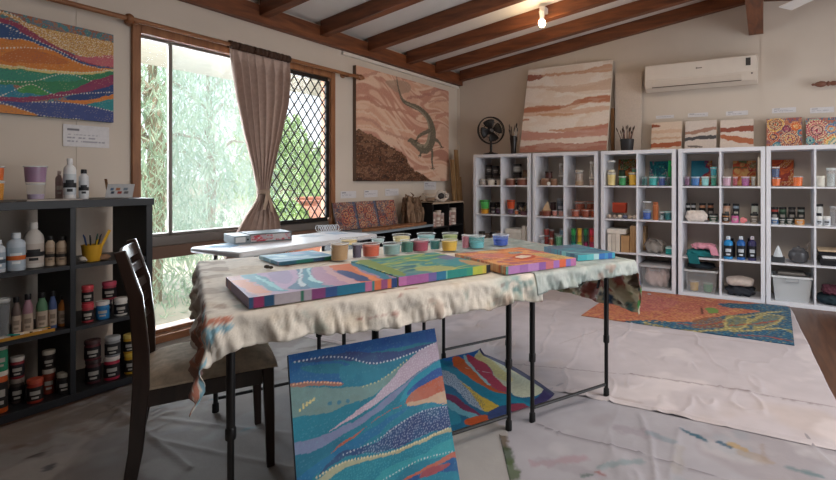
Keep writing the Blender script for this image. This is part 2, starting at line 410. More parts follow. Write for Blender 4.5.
for s in (1, -1):
    for k in range(-18, 30):
        ya = g0 + k*pw; s_ = clipseg(ya, gz0, ya + s*hh*pw/ph, gz1)
        if s_: b.bar([(xg + s*.002, s_[0], s_[1]), (xg + s*.002, s_[2], s_[3])], .005, .010, side=Vector((1, 0, 0)))
wl(b, 'security_grille', M('#1f1b18', .5, .3), 0)
# curtain rod
rod = thing('curtain_rod', 'long brown timber curtain rod above the window on the left wall', 'curtain rod', (XW+.085, 1.0, 2.185))
MB().tube([(0, -.6, 0), (0, 2.56, 0)], .016, 12).build('pole', frameMY, rod)
for y, nm in ((.655, 'bracket'), (2.46, 'bracket')):
    MB().lathe([(.028, 0), (.03, .01), (.012, .018), (.012, .06)], 12, (-.083, y, 0), axis='x').box(-.03, .02, y-.012, y+.012, -.024, -.015).build(nm, frameMY, rod)
MB().lathe([(.016, 2.56), (.026, 2.575), (.018, 2.59), (.03, 2.615), (.02, 2.65), (.008, 2.67)], 14, axis='y').build('finial', frameMY, rod)
MB().lathe([(.018, .60), (.028, .605), (.033, .62), (.028, .635), (.018, .64)], 14, axis='y').build('collar', frameMY, rod)
# curtain
cur = thing('curtain', 'taupe curtain tied in at the waist, hanging between the window panes', 'curtain', (XW+.085, 2.6, 0))
prof = [(2.172, 2.27, 2.80), (2.10, 2.275, 2.795), (1.8, 2.32, 2.77), (1.5, 2.385, 2.70), (1.25, 2.455, 2.63), (1.1, 2.49, 2.59), (1.06, 2.50, 2.585), (1.0, 2.49, 2.60), (.85, 2.38, 2.68), (.6, 2.24, 2.72), (.3, 2.16, 2.74), (.1, 2.14, 2.74)]
zs = np.array([p[0] for p in prof][::-1]); y0s = np.array([p[1] for p in prof][::-1]); y1s = np.array([p[2] for p in prof][::-1])
zz = np.linspace(2.172, .08, 90); uu = np.linspace(0, 1, 110); U, Zg = np.meshgrid(uu, zz)
ya, yb = np.interp(Zg, zs, y0s), np.interp(Zg, zs, y1s); wdt = yb - ya
amp = .030*np.clip((2.2-Zg)*6, .35, 1)*np.clip(wdt/.42, .45, 1.1)
ph_ = 2*np.pi*7.5*U + 1.6*np.sin(5*U) + .5*np.sin(Zg*2)*np.sin(9*U)
Xg = amp*np.sin(ph_) + .005*np.sin(2.1*ph_ + 1) - .01 + .03*(1 - np.clip(wdt/.5, 0, 1))
Yg = ya + wdt*U + .006*np.cos(ph_)
cloth = sheet('fabric', np.stack([Xg, Yg - 2.6, Zg], -1), np.tile(np.array(lin('#bda69a')), Xg.shape + (1,)), attr(.9, .25, 500, .1, .08, 30, 'curtain_fabric'), .002, cur)
MB().lathe([(.042, -.02), (.05, -.01), (.05, .012), (.042, .02)], 20, (.016, -.055, 1.06)).build('tie_band', M('#a38d7c', .9), cur)
MB().bar([(.06, -.05, 1.06), (.075, -.07, 1.0), (.07, -.09, .92)], .03, .006).bar([(.06, -.05, 1.06), (.08, -.04, .98), (.07, -.02, .90)], .026, .006).build('tie_tail', M('#a9927f', .9), cur)
for k in range(9):
    y = -.315 + k*.0625
    MB().tube([(.026*math.cos(t*math.pi/6), y + .004*math.sin(t), .013 + .026*math.sin(t*math.pi/6) - .013) for t in range(13)], .006, 8).build('ring', M('#3c2417', .5), cur).location.z = 2.185
hd = MB(); us = np.linspace(0, 1, 90)
vs = [(.027*math.cos(a) + (.006*math.sin(u*2*math.pi*13)), -.33 + .53*u, 2.185 + .030*math.sin(a)) for u in us for a in (-1.5, -.8, 0, .8, 1.6, 2.4, 3.2, 4.0)]
hd.add(vs, [(8*i+k, 8*i+8+k, 8*i+8+(k+1) % 8, 8*i+(k+1) % 8) for i in range(89) for k in range(8)]); hd.build('heading', M('#4d372b', .9, bump=.3, bscale=200), cur, sharp=70)
# ---------------------------------------------------------------- outside
b = MB().box(-30, XW-.12, -12, 30, -.25, -.12); o = struct('ground', b, M('#d3c8b6', .95, var=.2, scale=.8))
b = MB().box(-4.75, XW-.125, -1, 6, 2.16, 2.30); o = struct('trim_eave', b, M('#d8d2c6', .8)); o.name = 'trim_90'
leafA = attr(.6, 0, 1, .3, .15, 9, 'leaves')
_n, _l = leafA.node_tree.nodes, leafA.node_tree.links
_t = _n.new('ShaderNodeBsdfTranslucent'); _x = _n.new('ShaderNodeMixShader'); _x.inputs[0].default_value = .4
_l.new(_n['Principled BSDF'].inputs['Base Color'].links[0].from_socket, _t.inputs[0]); _l.new(_n['Principled BSDF'].outputs[0], _x.inputs[1]); _l.new(_t.outputs[0], _x.inputs[2]); _l.new(_x.outputs[0], _n['Material Output'].inputs[0])
def tree(name, label, loc, htop, rad, n, c1, c2, seed, droop=.5, z0=.2, lw=.02, ll=.13, low=.25):
    t = thing(name, label, 'tree', loc, 0, 'trees outside the window'); rd = np.random.RandomState(seed)
    b = MB(); b.tube([(0, 0, 0), (.05, .03, htop*.3), (-.03, .08, htop*.6), (0, 0, htop*.85)], [.11, .09, .06, .02], 9)
    for k in range(9):
        a = k*2.4; z = htop*(.25 + .06*k); r = rad*(.55 + .3*rd.rand())
        b.tube([(0, 0, z), (r*.5*math.cos(a), r*.5*math.sin(a), z + .35), (r*math.cos(a), r*math.sin(a), z + .3)], [.04, .025, .008], 6)
    b.build('trunk', M('#9a8c78', .9, var=.2), t)
    ns = n//22; th = rd.rand(ns)*2*np.pi; rr = rad*np.sqrt(rd.rand(ns)); zt = z0 + (htop - z0)*(low + (1-low)*rd.rand(ns)); ln = droop*(.6 + .8*rd.rand(ns))
    rr = rr*np.clip(1.25 - zt/htop*.7, .3, 1)
    k = np.tile(np.arange(22)/22., (ns, 1)); th2 = th[:, None]
    px = (rr[:, None] + .25*k*ln[:, None])*np.cos(th2) + rd.normal(0, .035, k.shape); py = (rr[:, None] + .25*k*ln[:, None])*np.sin(th2) + rd.normal(0, .035, k.shape)
    pz = np.maximum(zt[:, None] - k*ln[:, None] + .1*np.sin(k*3), .02)
    c = np.stack([px, py, pz], -1).reshape(-1, 3); m = len(c)
    d = np.stack([rd.normal(0, .5, m), rd.normal(0, .5, m), -np.abs(rd.normal(.9, .3, m))], -1); d /= np.linalg.norm(d, axis=1)[:, None]
    s = np.cross(d, rd.normal(0, 1, (m, 3))); s /= np.linalg.norm(s, axis=1)[:, None]
    L = ll*(.6 + .8*rd.rand(m))[:, None]; w = lw*(.6 + .8*rd.rand(m))[:, None]
    V = np.stack([c, c + d*L*.45 + s*w*.5, c + d*L, c + d*L*.45 - s*w*.5], 1).reshape(-1, 3); V[:, 2] = np.maximum(V[:, 2], .01)
    f = np.arange(4*m).reshape(-1, 4); q = rd.rand(m)[:, None]**1.2; cc = np.array(lin(c1))*(1-q) + np.array(lin(c2))*q
    me = bpy.data.meshes.new('foliage'); me.from_pydata(V.tolist(), [], f.tolist()); colattr(me, np.repeat(cc, 4, 0)); me.materials.append(leafA)
    o = bpy.data.objects.new('foliage', me); COL.objects.link(o); o.parent = t
    return t
tree('willowy_tree', 'pale drooping tree nearest the left pane of the window', (-5.7, 2.75, -.12), 3.3, .75, 8000, '#9db89c', '#d2dfc8', 1, .8, ll=.14, lw=.016, low=.0)
tree('willowy_tree', 'pale willowy tree behind the wide screened pane of the window', (-8.7, 5.1, -.12), 3.8, 1.15, 10000, '#93b39c', '#c8dac4', 2, .8, ll=.15, lw=.018, low=.0)
tree('leafy_tree', 'leafy tree seen through the diamond grille beside the curtain', (-10.4, 7.6, -.12), 2.9, 1.15, 6500, '#86a86a', '#c9dba4', 3, .35, .3, .05, .10)
tree('leafy_tree', 'wide leafy tree far behind the diamond grille', (-16.5, 13.2, -.12), 3.0, 2.2, 7000, '#8fac7a', '#cbdab0', 4, .4, .3, .09, .16)
for i, (x, y, r, lb) in enumerate(((-6.2, 4.72, .34, 'low round shrub below the diamond grille, nearest the curtain'), (-8.4, 7.5, .38, 'low round shrub below the diamond grille, nearest the brown pots'))):
    s = thing('shrub', lb, 'shrub', (x, y, -.12), 0, 'shrubs outside the window'); rd = np.random.RandomState(20+i); m = 2200
    b = MB().tube([(0, 0, 0), (.02, 0, .3)], .03, 6).tube([(0, 0, .1), (.12, .1, .4)], .015, 6); b.build('stem', M('#5d4a38'), s)
    d = rd.normal(0, 1, (m, 3)); d /= np.linalg.norm(d, axis=1)[:, None]; c = d*r*(.6 + .5*rd.rand(m))[:, None] + np.array([0, 0, .62]); n = rd.normal(0, 1, (m, 3)); a = np.cross(d, n)*.045; bb = n/np.linalg.norm(n, axis=1)[:, None]*.05
    V = np.stack([c-a, c-bb, c+a, c+bb], 1).reshape(-1, 3); q = rd.rand(m)[:, None]; cc = np.array(lin('#7a9c58'))*(1-q) + np.array(lin('#bcd48c'))*q
    me = bpy.data.meshes.new('foliage'); me.from_pydata(V.tolist(), [], np.arange(4*m).reshape(-1, 4).tolist()); colattr(me, np.repeat(cc, 4, 0)); me.materials.append(leafA)
    o = bpy.data.objects.new('foliage', me); COL.objects.link(o); o.parent = s
for i, (x, y, r, h, lb) in enumerate(((-6.6, 5.38, .36, .95, 'large terracotta urn seen through the diamond grille, left one'), (-7.8, 6.6, .42, .95, 'large terracotta urn seen through the diamond grille, right one'))):
    p = thing('garden_urn', lb, 'pot', (x, y, -.12), 0, 'terracotta urns outside')
    MB().lathe([(r*.6, 0), (r*.9, h*.3), (r, h*.6), (r*.8, h*.85), (r*.62, h*.92), (r*.75, h), (r*.68, h), (r*.55, h*.92), (0, h*.9)], 20).build('bowl', M('#c98a74', .8, var=.15), p)
fe = thing('garden_fence', 'pale paling fence far behind the garden trees', 'fence', (-22, 15, -.12))
b = MB()
for k in range(100): b.box(-.02, .02, -12 + k*.25, -12 + k*.25 + .22, 0, 1.25 + .02*(k % 3))
b.build('paling', M('#c9c0b0', .9, var=.15), fe)
for k in range(6): MB().box(.025, .12, -12 + k*4.9, -11.9 + k*4.9, 0, 1.2).build('post', M('#a89a86', .9), fe)
# ================================================================ LIGHT
w = bpy.data.worlds.new('sky'); SC.world = w; w.use_nodes = True
N, L = w.node_tree.nodes, w.node_tree.links; bg = N['Background']
tc = N.new('ShaderNodeTexCoord'); sx = N.new('ShaderNodeSeparateXYZ'); L.new(tc.outputs['Generated'], sx.inputs[0])
cr = N.new('ShaderNodeValToRGB'); L.new(sx.outputs['Z'], cr.inputs[0])
cr.color_ramp.elements[0].color = (.93, .96, 1, 1); cr.color_ramp.elements[1].color = (.62, .80, 1, 1); cr.color_ramp.elements[1].position = .7
L.new(cr.outputs[0], bg.inputs[0]); bg.inputs[1].default_value = 1.6
def area(name, loc, target, sx_, sy_, power, col):
    l = bpy.data.lights.new(name, 'AREA'); l.shape = 'RECTANGLE'; l.size, l.size_y = sx_, sy_; l.energy = power; l.color = col
    o = bpy.data.objects.new(name, l); COL.objects.link(o); o.location = loc
    o.rotation_euler = (Vector(target) - Vector(loc)).to_track_quat('-Z', 'Y').to_euler(); return o
dd = area('door_daylight', (3.1, 2.9, 1.15), (-.6, 4.2, .7), 3.0, 2.0, 24, (.92, .95, 1.0)); dd.data.spread = R(130)
area('overhead_fill', (.45, 1.95, 2.72), (.2, 2.3, 0), 2.4, 1.8, 58, (1.0, .90, .80))  # unseen area light added overhead as soft warm fill, no fixture
sun = bpy.data.lights.new('sun', 'SUN'); sun.energy = 4.5; sun.angle = .02; sun.color = (1, .96, .88)
wd = area('window_daylight', (XW-.35, 2.5, 1.25), (0, 2.6, .75), 1.6, 2.1, 125, (.84, .92, 1.0))
so = bpy.data.objects.new('sun', sun); COL.objects.link(so); so.rotation_euler = (R(8), R(28), 0)
# lamp on the rafter
lp = thing('ceiling_lamp', 'lit bare bulb in a white batten holder on the rafter', 'lamp', onY(542, 22, 4.24)); lz = lp.location
MB().box(-.028, .028, 0, .085, .095, .15).build('mount', M('#e6e0d8', .5), lp, .004)
MB().lathe([(.024, .02), (.022, .05), (.03, .10)], 16).build('holder', M('#e3ddd5', .5), lp)
MB().lathe([(0, -.05), (.02, -.046), (.033, -.028), (.036, -.008), (.03, .012), (.02, .024)], 16).build('bulb', emit('#ffdca8', 14), lp)
pl = bpy.data.lights.new('bulb_light', 'POINT'); pl.energy = 5; pl.color = (1, .72, .42); pl.shadow_soft_size = .05
po = bpy.data.objects.new('bulb_light', pl); COL.objects.link(po); po.location = lp.location + Vector((0, -.06, -.09))
# ================================================================ CONTAINERS
BLK, WHT = '#1d1b1c', '#e4e0da'
def face(loc): return math.atan2(-loc[1], -loc[0]) + math.pi/2
def label_band(r, z0, z1, hx, prn, parent, seg=28, logo=None):
    """wrapped paper label with a pale printed block facing the room"""
    b = MB(); n = 7; zs = [z0 + (z1-z0)*i/n for i in range(n+1)]; vs, fs, ms = [], [], []
    for z in zs:
        for k in range(seg): a = 2*math.pi*k/seg; vs.append((r*math.cos(a), r*math.sin(a), z))
    for i in range(n):
        for k in range(seg):
            fs.append((i*seg + k, i*seg + (k+1) % seg, (i+1)*seg + (k+1) % seg, (i+1)*seg + k))
            ang = abs(((k + .5)/seg*2*math.pi) - 1.5*math.pi)
            p = 0
            if prn and ang < .62 and i in (3, 4): p = 1
            if prn and ang < .35 and i == 1: p = 1
            ms.append(p)
    b.add(vs, fs, ms); return b.build('paper_label', [M(hx, .6), M(prn or hx, .6)], parent)
def jar(label, loc, r, h, body, lid, lab, prn='#aaa6a0', cat='jar', group=None, name='paint_jar', clearbody=False):
    t = thing(name, label, cat, loc, face(loc), group); lh = min(.022, h*.22); z = h - lh
    bm_ = clear('#e8e8e8', .3) if clearbody else M(body, .45)
    MB().lathe([(r*.9, 0), (r*.96, .003), (r*.96, z*.9), (r*.88, z*.96), (r*.86, z)], 24).build('body', bm_, t)
    if clearbody: MB().lathe([(0, .004), (r*.88, .0045), (r*.88, z*.8), (0, z*.8)], 20).build('contents', M(body, .6, var=.25), t)
    MB().lathe([(r*.9, z), (r*.98, z + .001), (r*.98, h - .003), (r*.93, h)], 24).build('lid', M(lid, .45), t)
    if lab: label_band(r*.972, z*.14, z*.84, lab, prn, t)
    return t
def bottle(label, loc, r, h, body, cap, lab, prn='#d8d4cc', cat='bottle', group=None, capw=.45, shoulder=.72, band=None):
    t = thing('paint_bottle', label, cat, loc, face(loc), group); s = h*shoulder; n = h*.86
    MB().lathe([(r*.92, 0), (r, .004), (r, s), (r*.9, s + (n-s)*.4), (r*.6, s + (n-s)*.75), (r*capw*.9, n - .003), (r*capw*.9, n)], 24).build('body', M(body, .4), t)
    MB().lathe([(r*capw, n), (r*capw*1.04, n + .002), (r*capw, h - .002), (r*capw*.9, h)], 18).build('cap', M(cap, .4), t)
    if lab: label_band(r*1.012, s*.16, s*.86, lab, prn, t)
    if band: label_band(r*1.02, s*.40, s*.56, band, None, t).name = 'colour_band'
    return t
def tub(label, loc, r, h, paint, fill=.75, cat='tub', group=None, lid=None, name='paint_tub', wall=.03, smear=None):
    t = thing(name, label, cat, loc, face(loc), group); rb = r*.84
    MB().lathe([(rb, 0), (rb + .001, .002), (r*.96, h*.92), (r*.935, h*.92), (rb*.97, .004), (0, .004)], 26).build('cup', clear('#eef2f4', wall), t)
    MB().lathe([(r*.95, h*.9202), (r*.965, h*.921), (r, h*.935), (r, h), (r*.94, h), (r*.93, h*.9202), (r*.95, h*.9202)], 26, caps=False).build('rim', clear('#eef2f4', .42), t)
    zf = h*fill; rf = rb + (r*.96 - rb)*fill
    MB().lathe([(0, .005), (rb*.955, .0055), (rf*.955, zf), (0, zf)], 24).build('paint', M(paint, .35, var=.12), t)
    if smear: MB().lathe([(rf*.96, zf + .0005), (rf*.965 + (r*.012), h*.88)], 22, caps=False).build('paint_smear', clear(smear, .5, .5, 'smeared_plastic'), t)
    if lid: MB().lathe([(r*.99, h), (r*1.03, h + .001), (r*1.03, h + .006), (r*.97, h + .008)], 24).build('lid', M(lid, .45), t)
    return t
def cup(label, loc, r, h, hx, cat='cup', group=None, name='plastic_cup'):
    t = thing(name, label, cat, loc, face(loc), group)
    MB().lathe([(r*.76, 0), (r*.78, .002), (r*.94, h*.95), (r, h*.96), (r, h), (r*.9, h), (r*.74, .006), (0, .006)], 24).build('body', M(hx, .4), t)
    MB().lathe([(r*.93, h*.84), (r*.985, h*.845), (r*.995, h*.93), (r*.94, h*.935)], 24, caps=False).build('rim_band', M('#%02x%02x%02x' % tuple(int(int(hx[i:i+2], 16)*.45) for i in (1, 3, 5)), .5), t); return t
def brushes(t, n, z0, zl, spread, hues, seed=1, tip='#6d5a48'):
    rd = random.Random(seed)
    for i in range(n):
        a = rd.uniform(0, 6.28); s = rd.uniform(.3, 1)*spread; L = zl*rd.uniform(.75, 1); r0 = spread*.25
        p0 = Vector((r0*math.cos(a), r0*math.sin(a), z0)); p1 = p0 + Vector((s*math.cos(a), s*math.sin(a), L)); d = (p1-p0)
        br = MB().tube([p0, p0 + d*.5, p1], [.003, .0042, .003], 6).build('brush', M(hues[i % len(hues)], .5), t)
        MB().tube([p1, p1 + d*.08, p1 + d*.16, p1 + d*.22], [.0038, .006, .005, .001], 6).build('bristles', M(tip, .9), br)
# ================================================================ WHITE CUBE SHELVES
UX = [-3.19, -2.385, -1.572, -.772, .01]; UW, UH, UD, UY = .775, 1.47, .375, 5.10
UN = ['leftmost', 'second', 'middle', 'fourth', 'rightmost']; RN = ['top', 'second-row', 'third-row', 'bottom']; CN = ['left', 'right']
shm = M('#e0e2e9', .45, var=0)
CWd, CHt = (UW - .038*2 - .016)/2, (UH - .038*2 - .016*3)/4
lbls = ['white cube shelf beside the black corner cabinet, fan standing on it', 'white cube shelf under the left end of the big desert canvas', 'white cube shelf carrying the brush pot, right end of the desert canvas on it', 'white cube shelf under the three small desert canvases with teal towel', 'white cube shelf at the right edge under the bright dotted canvases']
for i, x in enumerate(UX):
    t = thing('cube_shelf', lbls[i], 'shelf', (x, UY, .0), 0, 'white cube shelves along the back wall')
    for nm, bx in (('side_panel', (0, .038, 0, UD, 0, UH)), ('side_panel', (UW-.038, UW, 0, UD, 0, UH)), ('top_panel', (.038, UW-.038, 0, UD, UH-.038, UH)), ('base_panel', (.038, UW-.038, 0, UD, 0, .038)), ('divider', (.038+CWd, .054+CWd, .002, UD-.002, .038, UH-.038))):
        MB().box(*bx).build(nm, shm, t, bevel=.0015)
    for r in range(3):
        z = .038 + (r+1)*CHt + r*.016
        for c in (0, 1):
            x0 = .038 + c*(CWd + .016); MB().box(x0, x0+CWd, .002, UD-.002, z, z+.016).build('shelf_board', shm, t, bevel=.0015)
def cellx(u, c): x0 = UX[u] + .038 + c*(CWd+.016); return x0, x0 + CWd
def cellz(r): return .038 + (3-r)*(CHt+.016)
def where(u, r, c): return 'in %s %s cube of %s white unit' % (RN[r], CN[c], UN[u])
placed = {}
def S(cell, kind, p0, p1, pt, desc, *a, row='f', on=None, full=None, grp=None, sq=1.0, **k):
    """stand a container on a shelf board of a cube (cell = unit,row,col 0-based)"""
    u, r, c = cell; Y = UY + {'f': .075, 'b': .235, 'm': .15}[row]
    pm = pt + 6; x0, x1 = onY(p0, pm, Y).x, onY(p1, pm, Y).x; rad = (x1-x0)/2*.97; x = (x0+x1)/2
    lo, hi = cellx(u, c); rad = min(rad, .075); x = min(max(x, lo + rad + .003), hi - rad - .003)
    key = (cell, row, on[3] if on else 0); 
    for (ox, orr) in placed.get(key, []):
        if abs(x - ox) < rad + orr + .0015:
            s = rad + orr + .0015
            x2 = ox + s if x >= ox else ox - s
            if lo + rad < x2 < hi - rad: x = x2
            else: rad = max(.012, abs(x-ox) - orr - .0015)
    placed.setdefault(key, []).append((x, rad))
    z0 = on[2] if on else cellz(r) + .0005
    if on: Y = on[1]
    h = max(.03, onY(p0, pt, Y).z - z0); h = min(h, cellz(r) + CHt - .012 - z0)
    label = full or (desc + ' ' + where(u, r, c))
    g = grp or ('containers ' + where(u, r, c))
    kind(label, (x, Y, z0), rad, h, *a, group=g, **k)
    return (x, Y, z0 + h + .0005 + (.008 if k.get('lid') and kind is tub else 0), (on[3] if on else 0) + 1)
def mini(u, r, c, p0, p1, p2, p3, label, fn):
    """small canvas leaning on the wall at the back of a cube; p = px x0,x1,y top,y bottom"""
    a = onY((p0+p1)/2, p2, UY+.30); l, rr = onY(p0, p2, UY+.30).x, onY(p1, p2, UY+.30).x; z0 = cellz(r)
    lo, hi = cellx(u, c); l = max(l, lo+.004); rr = min(rr, hi-.004)
    h = (a.z - z0)*1.005
    mw = frame(((l+rr)/2, UY+.345, z0+.004), (1, 0, 0), (0, -.0 + .035, h))
    canvas('small_canvas', label, 'painting', rr-l, h, .015, mw, fn, .006, 'small paintings inside the cubes')
def swirl(cols, seed, sc=14, st=1.0):
    def f(P):
        n = fbm(P.X*sc*st + 3*fbm(P.X*sc*.7, P.Z*sc*.7, seed+3), P.Z*sc + 3*fbm(P.X*sc*.6, P.Z*sc*.6, seed+5), seed); n = np.clip((n - .25)/.5, 0, 1); P.noise_ramp(n, cols)
        P.speck(n > .55, .016, .003, '#e8dcc0', seed)
    return f
# ---- leftmost unit
D_ = '#3a322f'
a = S((0,0,0), jar, 480, 486.5, 179, 'small glass jar', '#8d8078', '#b8b0a8', None, clearbody=True, full='small glass jar left of two cream pots in the shelf cube under the fan')
S((0,0,0), cup, 487.5, 495, 179, '', '#e2d9cb', full='wider cream pot in the shelf cube under the black fan')
S((0,0,0), cup, 496.5, 501.5, 179, '', '#d9d0c4', full='narrower cream pot against the divider in the cube under the fan')
a = S((0,0,0), jar, 484, 491, 173.5, 'dark jar lower left', '#4a3f3c', BLK, '#4b4441', row='b'); S((0,0,0), jar, 484.2, 490.6, 165, 'dark jar upper left', '#40383a', BLK, '#5a5350', row='b', on=a)
a = S((0,0,0), jar, 492, 499.5, 174, 'dark jar lower right', '#4a3f3c', BLK, '#4b4441', row='b'); S((0,0,0), jar, 492.5, 499, 166, 'dark jar upper right', '#40383a', BLK, '#5a5350', row='b', on=a)
S((0,0,1), jar, 506, 515, 178.5, 'red-brown pot with pale rim on left', '#7c4a3c', '#b39c90', None); S((0,0,1), jar, 517.5, 527.5, 178, 'wider red-brown pot with pale rim', '#85503f', '#b9a398', None)
a = S((0,0,1), jar, 513.5, 521.5, 172.5, 'black jar under silver-banded jar', '#2e2828', BLK, '#38312f', row='b'); S((0,0,1), jar, 513.5, 521.5, 164, 'silver-banded jar on top of black jar', '#6b6664', BLK, '#b9b6b2', row='b', on=a)
S((0,0,1), jar, 523, 529, 170, 'tan jar at back', '#8a6a50', '#6e513c', '#a08467', row='b')
a = S((0,1,0), cup, 481, 489, 208.5, '', '#e0a032', full='yellow cup under the green cup in second-row left cube of leftmost white unit'); S((0,1,0), cup, 480.6, 489.4, 200, '', '#53b45a', on=a, full='bright green cup stacked on the yellow cup in leftmost white unit')
S((0,1,0), tub, 476.5, 480.3, 209, 'small orange tub', '#c0662e'); a = S((0,1,0), jar, 490.5, 495.5, 208.5, 'dark jar below black one', '#453842', BLK, '#3b3038')
S((0,1,0), tub, 496, 501.5, 208, 'purple tub', '#5f3c66', .8); S((0,1,0), jar, 490, 496, 202, 'black jar left at back', '#2e2a2c', BLK, '#38323a', row='b'); S((0,1,0), jar, 496.5, 502, 202, 'black jar right at back', '#2e2a2c', BLK, '#38323a', row='b')
a = S((0,1,1), tub, 507.5, 514, 208.5, 'purple tub under orange cup', '#5b3a5e', .85); S((0,1,1), cup, 507, 515, 200, '', '#d1542a', on=a, full='orange cup stacked on a purple tub in leftmost white unit')
S((0,1,1), tub, 514.6, 518.6, 210, 'slim orange tub', '#b8693a', .85)
a = S((0,1,1), cup, 520, 527.5, 211, '', '#7b5560', full='brush cup in second-row right cube of leftmost white unit')
brushes([o for o in COL.objects if o.name.startswith('plastic_cup')][-1], 7, .02, .10, .05, ['#a98a66', '#c7a57c', '#3b3a44'], 3, '#26242a')
S((0,1,1), jar, 517, 525, 202, 'black jar behind brush cup', '#2b2b33', BLK, '#2b2b38', row='b')
for k, (p0, p1, t) in enumerate(((478.5, 484, 231), (484.6, 489.6, 233), (490.2, 495.4, 232), (496, 501, 231))):
    S((0,2,0), jar, p0, p1, t, ['leftmost', 'second', 'third', 'fourth'][k] + ' dark little jar', '#54443c', ['#2a2624', '#6a5a50', '#2a2624', '#8a7a70'][k], '#6a5c54')
def bx(name, label, cat, x0, x1, y0, y1, z0, z1, hx, group=None, lidc=None, bev=.003):
    t = thing(name, label, cat, ((x0+x1)/2, (y0+y1)/2, z0), 0, group); w, d, h = x1-x0, y1-y0, z1-z0
    hl = h*.22 if lidc else 0
    MB().box(-w/2+.001*bool(lidc), w/2-.001*bool(lidc), -d/2+.001*bool(lidc), d/2-.001*bool(lidc), 0, h-hl).build('body', M(hx, .7), t, bev)
    if lidc: MB().box(-w/2, w/2, -d/2, d/2, h-hl, h).build('lid', M(lidc, .7), t, bev)
    return t
def book(label, u, r, p0, p1, pt, hx, page='#e6ddcc', depth=.22, pb=None, group=None, name='book'):
    x0, x1 = onY(p0, pt, UY+.03).x, onY(p1, pt, UY+.03).x; z0 = cellz(r) + .0005; z1 = onY(p0, pt, UY+.03).z
    for q_ in (0, 1):
        lo, hi = cellx(u, q_)
        if lo < (x0+x1)/2 < hi + .02: x1 = min(x1, hi-.001); x0 = max(min(x0, x1-.012), lo+.001)
    t = thing(name, label, 'book', ((x0+x1)/2, UY+.03, z0), 0, group); w, h = x1-x0, z1-z0
    MB().box(-w/2, w/2, 0, .003, 0, h).box(-w/2, -w/2+.0025, .003, depth, 0, h).box(w/2-.0025, w/2, .003, depth, 0, h).build('cover', M(hx, .6), t)
    MB().box(-w/2+.003, w/2-.003, .0035, depth-.004, .003, h-.004).build('pages', M(page, .9), t); return t
x0, x1 = onY(505.5, 230, 5.14).x, onY(521.5, 230, 5.14).x
z = cellz(2) + .0005
bx('storage_box', 'white lidded box beside white books in leftmost white unit', 'box', x0, x1, 5.13, 5.38, z, onY(513, 229, 5.14).z, '#d9d4ca', None, '#e4e0d8')
book('wider white book standing right of the white box in leftmost white unit', 0, 2, 522, 525.2, 226, '#dcd6cc', group='white books'); book('thinner white book against the side panel in leftmost white unit', 0, 2, 525.5, 528.3, 227, '#cfc8bd', group='white books')
# ---- second unit
a = S((1,0,0), jar, 541, 550, 178.5, 'brown ceramic pot with dark jar on it', '#84604c', '#a3826c', None); S((1,0,0), jar, 545, 552.5, 171.5, '', '#4a2a26', '#2b1b1a', None, on=a, full='small maroon jar stacked on the brown pot in second white unit')
S((1,0,0), jar, 550.6, 557.5, 179, 'second brown ceramic pot', '#8b6852', '#a3826c', None); S((1,0,0), jar, 535.5, 540.5, 180, 'small brown pot far left', '#7d5c4a', '#8d6d5c', None)
a = S((1,0,0), jar, 558.5, 564.5, 175, 'lower clear jar', '#a59d94', '#d8d6d2', None, row='m', clearbody=True); S((1,0,0), jar, 558.8, 564.2, 163.5, 'upper clear jar', '#b5aea6', '#dcdad6', None, row='m', on=a, clearbody=True)
t = thing('lid', 'small white round lid propped in front of the brown pots', 'lid', (onY(548.5, 184, 5.118).x, 5.118, cellz(0)+.0005)); MB().lathe([(.019, 0), (.021, .002), (.021, .007), (.019, .009)], 18, (0, 0, .0215), axis='y').build('disc', M('#ece8e0', .5), t); MB().lathe([(.008, -.003), (.008, 0)], 12, (0, 0, .0215), axis='y').build('knob', M('#ddd6c8', .5), t)
a = S((1,0,1), jar, 575, 583.5, 180.5, 'flat tan pot under glass jar', '#a08a74', '#b5a48f', None); S((1,0,1), jar, 575, 583.2, 170, 'tan-filled glass jar on flat pot', '#9d7f66', '#b9b2a8', None, on=a, clearbody=True)
a = S((1,0,1), jar, 590.5, 597.5, 177, 'clear jar with amber contents', '#a8754a', '#dcdad6', None, clearbody=True); S((1,0,1), jar, 591, 597.3, 161.5, 'taller clear jar on amber jar', '#a09a94', '#dcdad6', None, on=a, clearbody=True)
a = S((1,1,0), jar, 542, 551, 210.5, 'reddish pot under the tan triangle', '#7a3f30', '#8f5a48', None)
t = thing('wooden_triangle', 'pale wooden triangle standing on a reddish pot in second white unit', 'ornament', (a[0], a[1], a[2])); MB().add([(-.05, -.015, 0), (.05, -.015, 0), (.012, -.015, .105), (-.05, .015, 0), (.05, .015, 0), (.012, .015, .105)], [(0, 1, 2), (5, 4, 3), (0, 3, 4, 1), (1, 4, 5, 2), (2, 5, 3, 0)]).build('body', M('#cbb293', .6), t); MB().box(-.055, .055, -.02, .02, -.0004, .006).build('base', M('#a98b6b', .6), t)
a = S((1,1,0), tub, 552.2, 557.6, 210.5, 'salmon pink tub', '#c98478', .9); S((1,1,0), tub, 558.3, 564.3, 210.5, 'pale pink tub', '#cf9a92', .9)
S((1,1,0), jar, 550, 556, 202, 'dark maroon pot at back', '#46292b', '#3a2224', None, row='b'); S((1,1,0), jar, 557, 564, 198.5, 'blue-grey tin at back', '#7e8894', '#a5abb2', '#68727f', '#c5ccd6', row='b')
S((1,1,0), jar, 536, 541, 211, 'tiny brown pot far left', '#6e4032', '#7f5646', None)
TC = '#9c4526'
for k, (p0, p1) in enumerate(((571, 580), (581.5, 590.5), (591.3, 597.3))): S((1,1,1), tub, p0, p1, 210, ['left', 'centre', 'right'][k] + ' terracotta tub in front', TC if k < 2 else '#c0542f', .88, lid='#b5694e')
